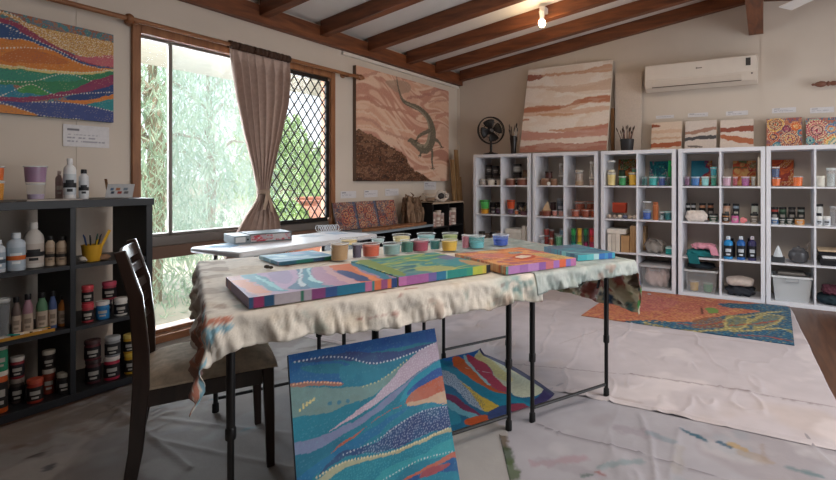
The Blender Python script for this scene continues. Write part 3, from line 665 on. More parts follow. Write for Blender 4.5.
for k, (p0, p1) in enumerate(((575, 585.5), (586.5, 595))): S((1,1,1), tub, p0, p1, 202, ['left', 'right'][k] + ' terracotta tub at back', '#a04a2a', .88, row='b', lid='#b5694e')
S((1,2,0), tub, 539, 545, 235, 'clear tub', '#8e9498', .6); S((1,2,0), tub, 548.6, 553.4, 238, 'rust tub', '#a2502e', .9); S((1,2,0), tub, 555.5, 563, 235, 'mint green tub', '#69b488', .85)
a = S((1,2,0), tub, 538, 543.5, 235, 'lower red tub', '#a5332c', .9, row='b'); S((1,2,0), tub, 538, 543.6, 228, 'upper red tub', '#b23a30', .9, row='b', on=a)
S((1,2,0), tub, 544.5, 549.5, 229, 'second red tub at back', '#8e2f2a', .9, row='b'); S((1,2,0), tub, 551, 556, 233, 'forest green tub at back', '#2e7b52', .9, row='b'); S((1,2,0), tub, 557, 563.5, 228, 'pale blue tub at back', '#8fb2cc', .9, row='b')
cups = [((571, 576), '#1b7f78'), ((577, 582), '#b9d860'), ((583.2, 588), '#8e2a58'), ((590, 597), '#c8406e')]
ups = [('#2f9a4f', 236, 229), ('#e0b23c', 236, 229), ('#2d7f50', 236, 229), ('#e2455f', 236, 229)]
nmz = ['leftmost', 'second', 'third', 'fourth']
for k in range(4):
    (p0, p1), hx = cups[k]; a = S((1,2,1), cup, p0, p1, 241.5, '%s lower %s cup' % (nmz[k], ['green', 'lime', 'plum', 'pink'][k]), hx)
    hx2, tm, tt = ups[k]; a = S((1,2,1), cup, p0, p1, 235, '%s middle %s cup' % (nmz[k], ['green', 'yellow', 'dark green', 'red'][k]), ['#1d6b44', '#cf9a30', '#1f5440', '#d84a38'][k], on=a)
    S((1,2,1), cup, p0, p1, 228.5, '%s upper %s cup' % (nmz[k], ['green', 'yellow', 'green', 'pink'][k]), hx2, on=a)
S((1,2,1), cup, 590, 597, 229, 'orange cup at back', '#e0652c', row='b')
# ---- middle unit
a = S((2,0,0), tub, 607, 616, 173.5, 'cream tub', '#e9d38a', .9, lid='#ded6bd'); S((2,0,0), tub, 607.5, 615.5, 161.5, 'clear tub stacked on cream tub', '#cfc7ac', .25, on=a, lid='#e2e2de')
S((2,0,0), tub, 618.3, 626.5, 177, 'green tub', '#1f9a50', .9, lid='#bfe0c8'); a = S((2,0,0), tub, 628.5, 637, 173.5, 'yellow tub', '#e8b820', .9, lid='#efe2b0'); S((2,0,0), tub, 631.5, 636.5, 168.5, 'small green tub stacked on yellow tub', '#2f7c50', .8, on=a)
S((2,0,0), jar, 618.5, 625.5, 170, 'dark green jar at back', '#20402c', '#1d2b20', '#274a33', row='m')
mini(2, 0, 0, 617, 637, 159.5, 187, 'small red and green floral canvas behind the yellow and green tubs', swirl(['#2f5a35', '#b04a22', '#d0802c', '#8a2f1d', '#4c7a38', '#c96a2a'], 11))
for k, (p0, p1, hx, ld, nm) in enumerate(((641.5, 648, '#1c5a58', '#2d6f6c', 'dark teal'), (648.8, 657.6, '#27a6a4', '#bfe6e2', 'bright aqua'), (658.4, 665.6, '#1f3f86', '#8ea5d0', 'navy blue'), (666.2, 670.8, '#123a34', '#1f4a44', 'blackish green'))): S((2,0,1), tub, p0, p1, 177.5, nm + ' tub', hx, .9, lid=ld)
S((2,0,1), bottle, 667.8, 671.8, 160.5, 'slim bright green bottle', '#27b257', '#2fc468', None, row='b', capw=.8)
mini(2, 0, 1, 648.5, 668, 161.5, 187, 'small teal canvas with pink streak behind the aqua tub', swirl(['#157a86', '#1a8f98', '#12647a', '#2aa39c', '#8a5a86', '#17808c'], 12))
t = bx('wooden_block_box', 'small red box standing on a little wire stand in middle white unit', 'box', onY(613.5, 210, 5.25).x, onY(627, 210, 5.25).x, 5.2, 5.27, cellz(1)+.06, onY(620, 202.5, 5.25).z, '#a03a22', None, '#b4452a')
t2 = MB().tube([(-.05, -.03, .058), (-.05, -.03, .001), (-.05, .03, .001), (-.05, .03, .058)], .003, 6).tube([(.05, -.03, .058), (.05, -.03, .001), (.05, .03, .001), (.05, .03, .058)], .003, 6).box(-.055, .055, -.033, .033, .056, .0595).build('wire_stand', M('#3a3836', .5, .5)); t2.location = (t.location.x, 5.235, cellz(1)+.0005); tag(t2, 'dark wire stand holding up the small red box', 'stand')
for k in range(6):
    hx = ['#c9b8a8', '#a8988c', '#d8cdbf', '#6c6f86', '#b9a896', '#cfc4b8'][k]; x = onY(609.5 + k*5.1, 218, 5.15).x
    o = MB().ball((0, 0, 0), (.024, .028, .021), 14, 9, jit=.12, seed=k).build('pebble', M(hx, .8, var=.2, scale=60)); o.location = (x, 5.15, cellz(1)+.0225); tag(o, ['leftmost cream', 'second, greyish', 'third, palest', 'fourth, bluish', 'fifth, tan', 'rightmost, off-white'][k] + ' pebble in the row below the small red box', 'pebble', 'pebbles below the red box')
a = S((2,1,1), tub, 642.5, 651.5, 211.5, 'deep blue tub', '#2153a8', .92, lid='#8fb0dc'); S((2,1,1), tub, 642.8, 651.3, 202, 'empty clear tub stacked on blue tub', '#8fa3bb', .15, on=a, lid='#d9dde2')
S((2,1,1), bottle, 652.6, 658.6, 202, 'orange-brown bottle', '#b56a3e', '#a55e36', None, capw=.85, shoulder=.82); S((2,1,1), tub, 659.3, 664.3, 212.5, 'clear grey tub', '#93a5ab', .6, lid='#dfe3e4'); S((2,1,1), tub, 665, 673.3, 212, 'teal tub', '#16787e', .9, lid='#a9d5d2')
S((2,1,1), tub, 660, 667, 212, 'second teal tub at back', '#15696f', .9, row='b', lid='#a9d5d2')
for k, (p0, p1) in enumerate(((607.6, 611.2), (611.6, 615.4), (615.8, 619.8))): book(['first', 'second', 'third'][k] + ' white book from the left under the lying white box', 2, 2, p0, p1, 234, ['#e0dad0', '#d3ccc0', '#ddd6ca'][k], group='white books under the box')
z = onY(612, 234, UY+.03).z + .002
bx('storage_box', 'white box lying on top of three white books', 'box', onY(606.8, 230, 5.14).x, onY(625.5, 230, 5.14).x, 5.14, 5.36, z, z+.05, '#e2dcd2', None, '#e9e4dc')
book('tan kraft book right of the white books', 2, 2, 621, 629, 235.5, '#b58f66', '#cdb08a')
def board(label, u, r, p0, p1, pt, hx, y0=.05, d=.2):
    x0, x1 = onY(p0, pt, UY+y0).x, onY(p1, pt, UY+y0).x; lo, hi = cellx(u, 1 if p0 > 638 else 0); x0 = max(x0, lo+.001); x1 = min(x1, hi-.001); z0 = cellz(r)+.0005; h = onY(p0, pt, UY+y0).z - z0
    o = MB().box(-(x1-x0)/2, (x1-x0)/2, 0, d, 0, h).build('wooden_board', wood(hx, '#9c7a54', 4, (9, 9, 1)), bevel=.002); o.location = ((x0+x1)/2, UY+y0, z0); tag(o, label, 'board')
board('tall light wooden board beside the kraft book', 2, 2, 630, 636, 226, '#c9a87c'); board('light wooden board against the divider behind the grey bag', 2, 2, 639.8, 645.5, 226, '#c2a27a', .25, .11)
def lump(name, label, cat, loc, dims, hx, seed=1, sub=1, mat=None, group=None, folds=9, rz=0, amp=.16, flat=.0):
    """soft folded cloth mass resting on its base"""
    nu, nv = 56, 28; b = MB(); vs = []; rd = np.random.RandomState(seed); ph = rd.rand(8)*6.28
    for i in range(nv+1):
        v = math.pi*i/nv - math.pi/2
        for k in range(nu):
            a = 2*math.pi*k/nu
            e = .6; cx = math.copysign(abs(math.cos(a))**e, math.cos(a)); cy = math.copysign(abs(math.sin(a))**e, math.sin(a)); cz = math.copysign(abs(math.sin(v))**.8, math.sin(v)); cc = abs(math.cos(v))**.6
            n = 1 + amp*(math.sin(folds*.5*cx*2 + ph[0] + 2*cz) * math.cos(folds*.45*cy*2 + ph[1]) + .5*math.sin(folds*cx + 3*cy + ph[2] + folds*cz*.7))
            z = cz*n*.5 + .5
            vs.append((dims[0]/2*cc*cx*(1 + (n-1)*.6), dims[1]/2*cc*cy*(1 + (n-1)*.6), max(0, min(1.05, z))*dims[2]))
    fs = [(i*nu + k, i*nu + (k+1) % nu, (i+1)*nu + (k+1) % nu, (i+1)*nu + k) for i in range(nv) for k in range(nu)]
    b.add(vs, fs); o = b.build(name, mat or M(hx, .9, var=.12, scale=30, bump=.2, bscale=120), sharp=60); o.location = loc; o.rotation_euler.z = rz; return tag(o, label, cat, group)
def cellc(u, c): lo, hi = cellx(u, c); return (lo+hi)/2
bag = lump('cloth_bag', 'slouched grey canvas bag beside the teal box', 'bag', (cellc(2,1)-.02, 5.27, cellz(2)+.0005), (.20, .22, .13), '#8f8983', 5, folds=6)
MB().tube([(-.10, -.11, .08), (-.05, -.135, .16), (.03, -.135, .15), (.08, -.12, .09)], .006, 8).build('strap', M('#5b5654', .9), bag)
bx('storage_box', 'small teal box right of the grey bag in middle white unit', 'box', onY(666, 250, 5.2).x, onY(673.4, 250, 5.2).x, 5.17, 5.3, cellz(2)+.0005, onY(670, 247, 5.2).z, '#2a9490', None, '#bfe0dc')
def bin_(label, u, r, c, w, d, h, fac, stuff, lid=None):
    x = cellc(u, c); z = cellz(r)+.0005; t = thing('storage_bin', label, 'bin', (x, UY+.03+d/2, z)); m = clear('#dfe3e6', fac, .3, 'frosted_plastic')
    b = MB(); w2, d2 = w/2, d/2; k = .86; th = .004
    o = [(-w2*k, -d2*k, 0), (w2*k, -d2*k, 0), (w2*k, d2*k, 0), (-w2*k, d2*k, 0), (-w2, -d2, h), (w2, -d2, h), (w2, d2, h), (-w2, d2, h)]
    i_ = [(px*(1-th/w2), py*(1-th/d2), max(pz, th)) for px, py, pz in o]
    b.add(o + i_, [(3, 2, 1, 0), (0, 1, 5, 4), (1, 2, 6, 5), (2, 3, 7, 6), (3, 0, 4, 7), (8, 9, 10, 11), (13, 9, 8, 12), (14, 10, 9, 13), (15, 11, 10, 14), (12, 8, 11, 15), (4, 5, 13, 12), (5, 6, 14, 13), (6, 7, 15, 14), (7, 4, 12, 15)]); b.build('tub_body', m, t)
    b = MB()
    for (xa, xb, ya, yb) in ((-w2-.008, w2+.008, -d2-.008, -d2), (-w2-.008, w2+.008, d2, d2+.008), (-w2-.008, -w2, -d2, d2), (w2, w2+.008, -d2, d2)): b.box(xa, xb, ya, yb, h-.018, h)
    b.build('rim', clear('#e6eaec', min(1, fac+.35), .3, 'frosted_rim'), t)
    if lid: MB().box(-w2-.01, w2+.01, -d2-.01, d2+.01, h+.0005, h+.012).box(-w2*.8, w2*.8, -d2*.8, d2*.8, h+.012, h+.016).build('lid', clear(lid, .8, .4, 'bin_lid'), t, .002)
    MB().tube([(-.05, -d2-.006, h-.02), (-.05, -d2-.014, h-.05), (.05, -d2-.014, h-.05), (.05, -d2-.006, h-.02)], .004, 8).build('handle', M('#8d9094', .5), t)
    return t
bin_('clear lidded bin of pinkish cloth in the middle white unit', 2, 3, 1, .30, .27, .235, .12, None, '#9fa0a2')
lump('cloth', 'pinkish folded cloth inside the clear lidded bin', 'cloth', (cellc(2,1), UY+.165, cellz(3)+.006), (.235, .20, .19), '#c8b3ae', 8, folds=8)
bin_('clear lidded bin half hidden behind the hanging tablecloth corner', 2, 3, 0, .30, .27, .22, .15, None, '#a9abad')
# ---- fourth unit
for k, (p0, p1, hx, ld, nm) in enumerate(((684.5, 690.3, '#7c4f74', '#a58aa2', 'mauve'), (691, 700.2, '#2a6fb4', '#a9c8e6', 'mid blue'), (701, 709.6, '#8ccfd0', '#dff0ee', 'pale aqua'))): S((3,0,0), tub, p0, p1, 177.5, nm + ' tub', hx, .9, lid=ld)
a = S((3,0,0), tub, 710.4, 717, 177, 'green-teal lower tub', '#17836e', .9, lid='#6fbfa8'); S((3,0,0), tub, 710, 717.2, 168, 'teal tub on top of another', '#1590a0', .9, on=a, lid='#5fc0c8')
mini(3, 0, 0, 690.5, 711.5, 161, 187, 'small blue, magenta and orange striped canvas behind the blue tub', lambda P: (swirl(['#1a7f98', '#1a7f98', '#8e2a5c', '#b03a34', '#d08a2c', '#b84a24'], 13, 5)(P)))
o = MB().box(0, .004, 0, .2, 0, .29).build('white_card', M('#e6e2da', .7)); o.location = (cellx(3,0)[1]-.010, 5.13, cellz(0)+.0005); tag(o, 'white card upright against divider beside the teal tubs', 'card')
for k, (p0, p1, hx, ld, nm) in enumerate(((722, 731.6, '#c9a0b4', '#e6dade', 'pale pink'), (732.2, 738, '#9c2f3e', '#c88a8e', 'crimson'), (741, 750, '#9c4a86', '#d6b2cc', 'magenta'), (751, 756, '#9d9c94', '#c9c8c2', 'clear grey'))): S((3,0,1), tub, p0, p1, 177.5, nm + ' tub', hx, .9, lid=ld)
mini(3, 0, 1, 732.5, 756, 161, 187, 'small red and orange floral canvas behind the magenta tub', swirl(['#5f7a48', '#c8502a', '#d9a860', '#b23030', '#c9602c', '#8b8a58'], 14, 10))
o = MB().box(0, .012, 0, .2, 0, .28).box(.014, .024, 0, .2, 0, .27).build('sketch_pad', [M('#d8cfbd', .7)]); o.location = (cellx(3,1)[1]-.026, 5.14, cellz(0)+.0005); tag(o, 'cream pads upright at the right side behind the magenta tubs', 'sketch pad')
for k, (p0, p1, hx) in enumerate(((685.5, 690.3, '#c2c4c6'), (690.9, 696, '#b5b8bc'), (699, 706, '#c08a6a'), (707.3, 714, '#b0785a'))): S((3,1,0), jar, p0, p1, 203, nmz[k] + ' black-lidded jar at back', hx, BLK, BLK, row='b')
S((3,1,0), jar, 709, 718, 213.5, 'green-labelled jar in front', '#c9ccc4', BLK, '#2c4a3a')
lump('cloth', 'crumpled white rag in front of the black-lidded jars', 'cloth', (cellx(3,0)[0]+.125, 5.17, cellz(1)+.0005), (.20, .10, .105), '#ddd3cb', 3, folds=11)
for k, (p0, p1, hx, lc, nm) in enumerate(((721.5, 729.3, '#b07a4c', '#2a2422', 'ochre'), (731, 739, '#c96a9c', '#c45f94', 'pink'), (750, 758.5, '#b5aca0', '#6a6258', 'beige'))): S((3,1,1), jar, p0, p1, 213.5, nm + ' jar in front', hx, BLK, lc)
for k, (p0, p1, hx, lc) in enumerate(((722, 729.5, '#c99a80', '#d8b9a4'), (732.5, 739.5, '#8fa4b4', '#2a2a30'), (751, 758.6, '#cfd4c8', '#d5dacb'))): S((3,1,1), jar, p0, p1, 203.5, ['left', 'centre', 'right'][k] + ' black-lidded jar at back', hx, BLK, lc, '#5a5a58' if k != 1 else '#d8d4cc', row='b')
o = MB().ball((0, 0, .026), (.034, .02, .026), 10, 7, jit=.25, seed=4).build('sponge', M('#e58a8c', .9, bump=.4)); o.location = (onY(743.6, 218, 5.17).x, 5.17, cellz(1)+.002); tag(o, 'salmon pink sponge between the pink and beige jars', 'sponge')
tw = lump('towel', 'teal folded towel hanging over the board edge above the clear bin', 'towel', (cellx(3,0)[0]+.155, 5.215, cellz(2)+.0005), (.25, .22, .07), '#177277', 6, folds=7)
MB().bar([(-.06, -.118, .035), (-.05, -.128, .0), (-.035, -.132, -.06)], .10, .012, side=Vector((1, 0, 0))).build('hanging_end', M('#14666c', .9, bump=.3, bscale=150), tw, .004)
tw = lump('towel', 'pink towel lying on top of the teal towel', 'towel', (cellx(3,0)[0]+.19, 5.21, cellz(2)+.078), (.22, .18, .055), '#dd9cae', 7, folds=9); MB().bar([(.08, -.095, .04), (.10, -.112, .01), (.115, -.115, -.045)], .07, .01, side=Vector((1, 0, 0))).build('hanging_end', M('#d592a6', .9, bump=.3, bscale=150), tw, .004)
for k, (p0, p1, hx, cp, nm) in enumerate(((723.5, 733, '#1f86c4', '#d9e6ee', 'bright blue'), (736.5, 745.6, '#1d5fa8', '#d3dde8', 'mid blue'), (748, 756.6, '#3b3764', '#cfcbd6', 'violet'))): S((3,2,1), bottle, p0, p1, 236, nm + ' paint bottle', hx, cp, '#14161c', '#c8d2dc', band=None, shoulder=.7, full=nm + ' paint bottle with black label in third-row cube of fourth white unit')
for k in range(2): S((3,2,1), bottle, 729 + k*17, 735.6 + k*16, 238, ['left', 'right'][k] + ' black bottle at back', '#26222c', '#201c22', None, row='b')
bin_('frosted bin holding yellow and green tubs in the fourth white unit', 3, 3, 0, .30, .27, .225, .13, None)
x = cellc(3, 0)
tub('yellow tub inside the frosted bin under the teal towel', (x-.07, 5.2, cellz(3)+.006), .048, .10, '#dcae3a', .9, group='tubs in the frosted bin'); tub('green tub inside the frosted bin under the teal towel', (x+.06, 5.2, cellz(3)+.006), .05, .09, '#3f9c62', .9, group='tubs in the frosted bin')
lump('cloth', 'dark folded fabric lying across the frosted bin below the teal towel', 'cloth', (x-.01, 5.27, cellz(3)+.226), (.25, .18, .055), '#26313a', 12, folds=8)
lump('bag', 'flattened dark cloth bag under the cream pillow', 'bag', (cellc(3,1)-.01, 5.26, cellz(3)+.0005), (.25, .24, .09), '#2c3038', 9, folds=8); lump('pillow', 'cream pillow lying on a dark cloth bag', 'pillow', (cellc(3,1)-.01, 5.25, cellz(3)+.088), (.25, .22, .085), '#c9bdb4', 2, folds=3, amp=.06)
# ---- rightmost unit
a = S((4,0,0), tub, 770, 780, 178, 'orange tub', '#dd6a20', .9); S((4,0,0), tub, 770.4, 779.4, 167, 'slate blue tub on the orange tub', '#47587c', .85, on=a); S((4,0,0), tub, 792.5, 803.5, 176.5, 'wider bright orange tub', '#e8701c', .95)
mini(4, 0, 0, 772, 794, 160, 187, 'small red-orange canvas behind the orange tubs', swirl(['#b4401f', '#d8641f', '#9c2f22', '#c87a34', '#b03a20'], 15, 9))
S((4,0,1), jar, 815, 824.5, 176, 'white pot', '#d5d2c6', '#e6e2d4', None); S((4,0,1), jar, 826, 836, 168, 'large glass jar', '#a7b2b0', '#c9cfcd', None, clearbody=True); S((4,0,1), jar, 837, 845, 172, 'second glass jar', '#9aa6a4', '#c9cfcd', None, clearbody=True)
fr = [(769.5, 777.2, '#b8c6d2', '#2b5a8c'), (778, 785, '#c0c4c0', '#1f2c26'), (786, 793, '#c4c4c0', '#20342a'), (794.5, 808, '#cfb89a', '#c8843c')]
for k, (p0, p1, hx, lc) in enumerate(fr): S((4,1,0), jar, p0, min(p1, p0+8.3) if k < 3 else p1-3, 217.5 if k != 3 else 217, ['leftmost blue', 'second dark', 'third dark', 'orange'][k] + '-labelled jar in front', hx, BLK if k else '#e0e0de', lc)
for k in range(4): S((4,1,0), jar, 769.5+k*9.2, 777.5+k*9.2, 207, nmz[k] + ' black-lidded jar at back', ['#a63f34', '#4f6f58', '#5a5654', '#8a9590'][k], BLK, [BLK, '#26402f', BLK, '#2a3330'][k], row='b')
a = S((4,1,1), jar, 813.5, 820.5, 216, 'left white jar under dark-lidded one', '#dcdcd8', '#e8e8e4', '#c8ccd0', '#3a3a40'); S((4,1,1), jar, 821.3, 829.3, 216, 'white jar with grey label in front', '#dcdedd', '#e8e8e4', '#c2c8ce', '#34343a')
S((4,1,1), jar, 814.5, 823.5, 204, 'tall white jar with dark lid at back', '#d5d5d0', BLK, '#d9d9d4', '#2f2f34', row='b'); S((4,1,1), jar, 829.5, 837, 206, 'clear jar on the right at back', '#a7a8ac', '#c9cacc', None, row='b', clearbody=True)
x = max(onY(776, 255, 5.2).x, cellx(4, 0)[0] + .06)
t = thing('tissue_box', 'dark box with a white tissue peak in the rightmost white unit', 'tissue box', (x, 5.2, cellz(2)+.0005)); MB().box(-.055, .055, -.055, .055, 0, .05).build('box_body', M('#34383c', .6), t, .004)
MB().lathe([(.042, .05), (.036, .07), (.026, .10), (.012, .135), (.003, .15)], 11).build('tissue', M('#d9e0e4', .9, bump=.4), t)
x = onY(798.5, 255, 5.22).x
t = thing('round_pot', 'round dark grey lidded pot with side handle in the rightmost white unit', 'pot', (x, 5.22, cellz(2)+.0005)); MB().lathe([(.04, 0), (.07, .02), (.085, .06), (.078, .10), (.05, .125)], 24).build('bowl', M('#55565a', .35, .2), t)
MB().lathe([(.052, .1255), (.045, .137), (.012, .143), (.012, .155), (.0, .158)], 20).build('lid', M('#65666a', .35, .2), t); MB().tube([(.06, .02, .12), (.075, .02, .16), (.085, .02, .19)], [.008, .007, .004], 8).build('handle', M('#8a8078', .5), t)
t = thing('printer', 'low black and white desktop machine at the right edge of the shelf', 'printer', (cellc(4,1)+.004, 5.28, cellz(2)+.0005)); MB().box(-.14, .13, -.14, .14, 0, .06).build('base', M('#1d1e22', .4), t, .012); MB().box(-.125, .115, -.135, .1, .061, .085).build('tray', M('#d5dade', .4), t, .008)
MB().box(-.145, .135, -.09, .15, .0855, .125).build('cover', M('#23242a', .4), t, .01)
o = MB().box(-.15, .15, -.13, .12, 0, .014).build('wooden_board', M('#c7b193', .6)); o.location = (t.location.x-.004, 5.28, cellz(2)+.126); tag(o, 'tan board lying on top of the black desktop machine', 'board')
bin_('white frosted bin with a front handle in the rightmost white unit', 4, 3, 0, .315, .28, .235, .5, None)
for k in range(2):
    o = MB().box(-.12+.01*k, .12-.015*k, -.09, .09, 0, .012).build('tray', M(['#6a6460', '#8a8680'][k], .6), bevel=.002); o.location = (cellc(4,0), 5.27, cellz(3)+.2362+k*.0125); tag(o, ['lower grey tray lying across the white frosted bin', 'upper paler tray on the white frosted bin'][k], 'tray')
for k, (hx, dx, dy, z, nm) in enumerate((('#22343c', 0, 0, 0, 'dark teal rag at the bottom of'), ('#5a2f3c', -.05, -.01, .085, 'maroon rag lying upper left in'), ('#2f4a6c', .06, 0, .086, 'blue rag lying upper right in'))): lump('cloth', nm + ' bottom right cube of rightmost white unit', 'cloth', (cellc(4,1)+dx, 5.26+dy, cellz(3)+.0005+z), (.30, .28, .085) if k == 0 else (.13, .2, .08), hx, 30+k, folds=9, group='rags in the bottom right cube')
# ================================================================ ON TOP OF THE SHELVES / BACK WALL
TOP = UH + .0005
def px_rect(p0, p1, pt, pb, Y): a, c = onY(p0, pt, Y), onY(p1, pb, Y); return a.x, c.x, c.z, onY((p0+p1)/2, pt, Y).z
# desk fan
fx_ = onY(491, 150, 5.25).x; hz = onY(491, 130.5, 5.25).z
fan = thing('desk_fan', 'black round desk fan standing on the leftmost white unit', 'fan', (fx_, 5.25, TOP), face((fx_, 5.25)) + .25)
bk = M('#161312', .4); hz -= TOP
MB().lathe([(.10, 0), (.102, .008), (.085, .018), (.03, .03), (.02, .04)], 24).build('base', bk, fan, .001)
MB().lathe([(.016, .03), (.014, hz-.03), (.02, hz-.02)], 14).build('stand', bk, fan)
MB().lathe([(.0, -.03), (.03, -.028), (.045, -.01), (.045, .06), (.03, .085), (0, .09)], 20, (0, .03, hz), axis='y').build('motor', bk, fan)
cg = MB(); Rr = .165
for y, rr in ((-.06, .05), (-.055, .10), (-.03, Rr), (.0, Rr+.004), (.03, Rr), (.04, .09)): cg.tube([(rr*math.cos(a*math.pi/18), y, hz + rr*math.sin(a*math.pi/18)) for a in range(37)], .0022 if rr < .16 else .0055, 6)
for k in range(30):
    a = k*math.pi/15; c, s = math.cos(a), math.sin(a)
    cg.tube([(.03*c, -.064, hz + .03*s), (.10*c, -.056, hz + .10*s), (Rr*c, -.03, hz + Rr*s), (Rr*c, .03, hz + Rr*s), (.06*c, .045, hz + .06*s)], .0009, 4)
cg.build('guard', bk, fan)
bl = MB()
for k in range(4):
    a0 = k*math.pi/2 + .3; vs = []
    for i in range(7):
        for j in range(6):
            rr = .03 + .108*j/5; a = a0 + (i/6 - .5)*(1.05 + .25*math.sin(j/5*3.1)); vs.append((rr*math.cos(a), -.012 + .03*(i/6-.5), hz + rr*math.sin(a)))
    bl.add(vs, [(i*6+j, i*6+j+1, i*6+j+7, i*6+j+6) for i in range(6) for j in range(5)])
o = bl.build('blades', M('#1d1a1a', .35), fan); sm = o.modifiers.new('t', 'SOLIDIFY'); sm.thickness = .003
MB().lathe([(0, -.036), (.02, -.034), (.028, -.02), (.028, .0)], 18, (0, 0, hz), axis='y').build('hub', M('#4a4440', .4), fan)
# brush jar beside fan
bx_ = onY(513.5, 150, 5.22).x
t = thing('brush_jar', 'slender dark vase of upright brushes between the fan and the desert canvas', 'vase', (bx_, 5.22, TOP), 0)
MB().lathe([(.030, 0), (.032, .006), (.034, .09), (.046, .19), (.042, .22), (.038, .22), (.030, .09), (0, .03)], 20).build('vase', M('#241e1c', .3), t)
brushes(t, 11, .05, .27, .045, ['#3a2e28', '#8a8078', '#c9c0b6', '#2a2422'], 5, '#3a322e')
# big desert canvas
bl_, br_, tl_ = onY(519, 151, 5.17), onY(606, 150, 5.17), onY(525.5, 71, 5.44); trr = onY(610, 62, 5.44)
w = (br_.x - bl_.x); cxm = (br_.x + bl_.x)/2; htop = (tl_.z + trr.z)/2
mw = frame((cxm+.005, 5.205, TOP+.004), (1, 0, 0), (.012, 5.455-5.205, htop-TOP))
def desert(P):
    P.fill('#e8ddd4'); n = fbm(P.X*2, P.Z*7, 4); P.noise_ramp(np.clip((n-.3)/.4, 0, 1), ['#e9dfd7', '#e3d4c7', '#ece4dd', '#e5d6ca'], a=.8)
    P.fr(510, 55, 4.8); P.wob = .014
    P.poly([(66, 258), (130, 243), (270, 238), (340, 208), (490, 190), (490, 225), (380, 232), (300, 262), (480, 240), (480, 262), (300, 285), (60, 292)], '#d3a583', a=.6)
    for pts, c, a in (([(60, 98), (110, 97), (157, 96), (150, 113), (75, 124)], '#8c3f22', 1), ([(157, 93), (260, 84), (330, 76), (400, 60), (490, 42), (490, 76), (400, 84), (300, 92), (165, 104)], '#c8926c', .85), ([(170, 165), (290, 150), (400, 132), (490, 112), (490, 160), (400, 168), (290, 180)], '#cda98e', .7), ([(60, 150), (200, 150), (300, 148), (200, 158), (60, 160)], '#c9a48a', .6),
                      ([(50, 262), (130, 245), (270, 240), (340, 210), (490, 193), (490, 220), (380, 228), (290, 242), (200, 268), (50, 278)], '#b0623c', .9), ([(50, 310), (90, 308), (88, 316), (50, 318)], '#b9764f', 1), ([(120, 285), (250, 278), (320, 285), (200, 296)], '#c99872', .8), ([(180, 362), (300, 350), (480, 330), (480, 345), (300, 368)], '#bf8563', .9),
                      ([(40, 365), (170, 374), (300, 366), (400, 345), (490, 330), (490, 384), (300, 396), (150, 410), (40, 416)], '#bc7c6c', .95), ([(40, 412), (150, 408), (300, 396), (490, 386), (490, 408), (330, 422), (200, 418), (40, 446)], '#ded0c6', 1), ([(30, 446), (200, 420), (330, 427), (490, 410), (490, 480), (30, 480)], '#a05238', .95), ([(240, 432), (400, 424), (470, 428), (380, 440), (250, 444)], '#c09a8c', .7)):
        P.poly(pts, c, a=a*.88)
    n = fbm(P.X*4, P.Z*30, 8); P.mix(n > .64, '#e6dacf', .18)
canvas('canvas_painting', 'big cream and rust striped desert canvas leaning on the back wall above the shelves', 'painting', w, (Vector((0, 5.455-5.205, htop-TOP))).length, .035, mw, desert, .008, side='#cbbfae')
x0, x1, z0, z1 = px_rect(614.5, 641, 72, 150, 5.42)
canvas('blank_panel', 'plain cream panel standing behind the brush pot, beside the big desert canvas', 'panel', x1-x0, z1-TOP, .03, frame(((x0+x1)/2, 5.46, TOP), (1, 0, 0), (0, .02, z1-TOP)), lambda P: P.fill('#d2c3b6'), .05)
x0, x1, z0, z1 = px_rect(610.8, 614, 108, 150, 5.44)
o = MB().box(-(x1-x0)/2, (x1-x0)/2, 0, .03, 0, z1-TOP).build('wooden_board', wood('#9a7048', '#7a5434', 4, (9, 9, 1))); o.location = ((x0+x1)/2, 5.445, TOP); tag(o, 'narrow brown timber between the big desert canvas and the plain panel', 'board')
p = onY(627, 148, 5.25); t = thing('brush_pot', 'black pot crowded with paint brushes on the middle white unit', 'pot', (p.x, 5.25, TOP))
MB().lathe([(.062, 0), (.064, .004), (.075, .125), (.072, .13), (.066, .125), (.056, .008), (0, .008)], 24).build('pot', M('#2b2a2c', .5), t)
brushes(t, 16, .02, .22, .085, ['#7a4a34', '#5a3626', '#8a6a52', '#3b2a24', '#6e3a2c'], 9, '#3d2d26')
# small desert canvases + cards
def sm_(px, fn, label, grp, pb=150, Y=5.33, side='#cfc4b6'):
    p0, p1, pt = px; x0, x1, _, z1 = px_rect(p0, p1, pt, pb, Y); h = z1 - TOP
    return canvas('small_canvas', label, 'painting', x1-x0, math.hypot(h, .06), .02, frame(((x0+x1)/2, Y+.03, TOP+.003), (1, 0, 0), (0, .06, h)), fn, .005, grp, side=side)
def d1(P):
    P.fill('#d9c4b0'); P.fr(640, 110, 4.265); P.wob = .012
    P.poly([(40, 66), (80, 64), (82, 72), (45, 78)], '#8c4a30'); P.poly([(40, 90), (180, 80), (180, 96), (40, 100)], '#cfa98c', a=.7); P.poly([(40, 120), (180, 112), (180, 118), (40, 128)], '#c9a184', a=.8); P.poly([(40, 146), (100, 140), (180, 134), (180, 152), (40, 162)], '#a85a38')
def d2(P):
    P.fill('#d6c9bf'); P.fr(640, 110, 4.265); P.wob = .012
    P.poly([(185, 96), (250, 84), (330, 68), (330, 82), (250, 100), (185, 106)], '#a87f6c'); P.poly([(185, 122), (240, 112), (330, 106), (330, 120), (240, 126), (185, 134)], '#4c4a4c'); P.poly([(205, 152), (260, 152), (258, 160), (210, 160)], '#3f3532', a=.8)
def d3(P):
    P.fill('#dccdc0'); P.fr(640, 110, 4.265); P.wob = .012
    P.poly([(335, 78), (400, 74), (490, 64), (490, 88), (400, 92), (335, 96)], '#96503c'); P.poly([(335, 106), (400, 110), (490, 126), (490, 144), (420, 138), (335, 116)], '#b56a44')
g = 'small desert canvases in a row on the shelf top'
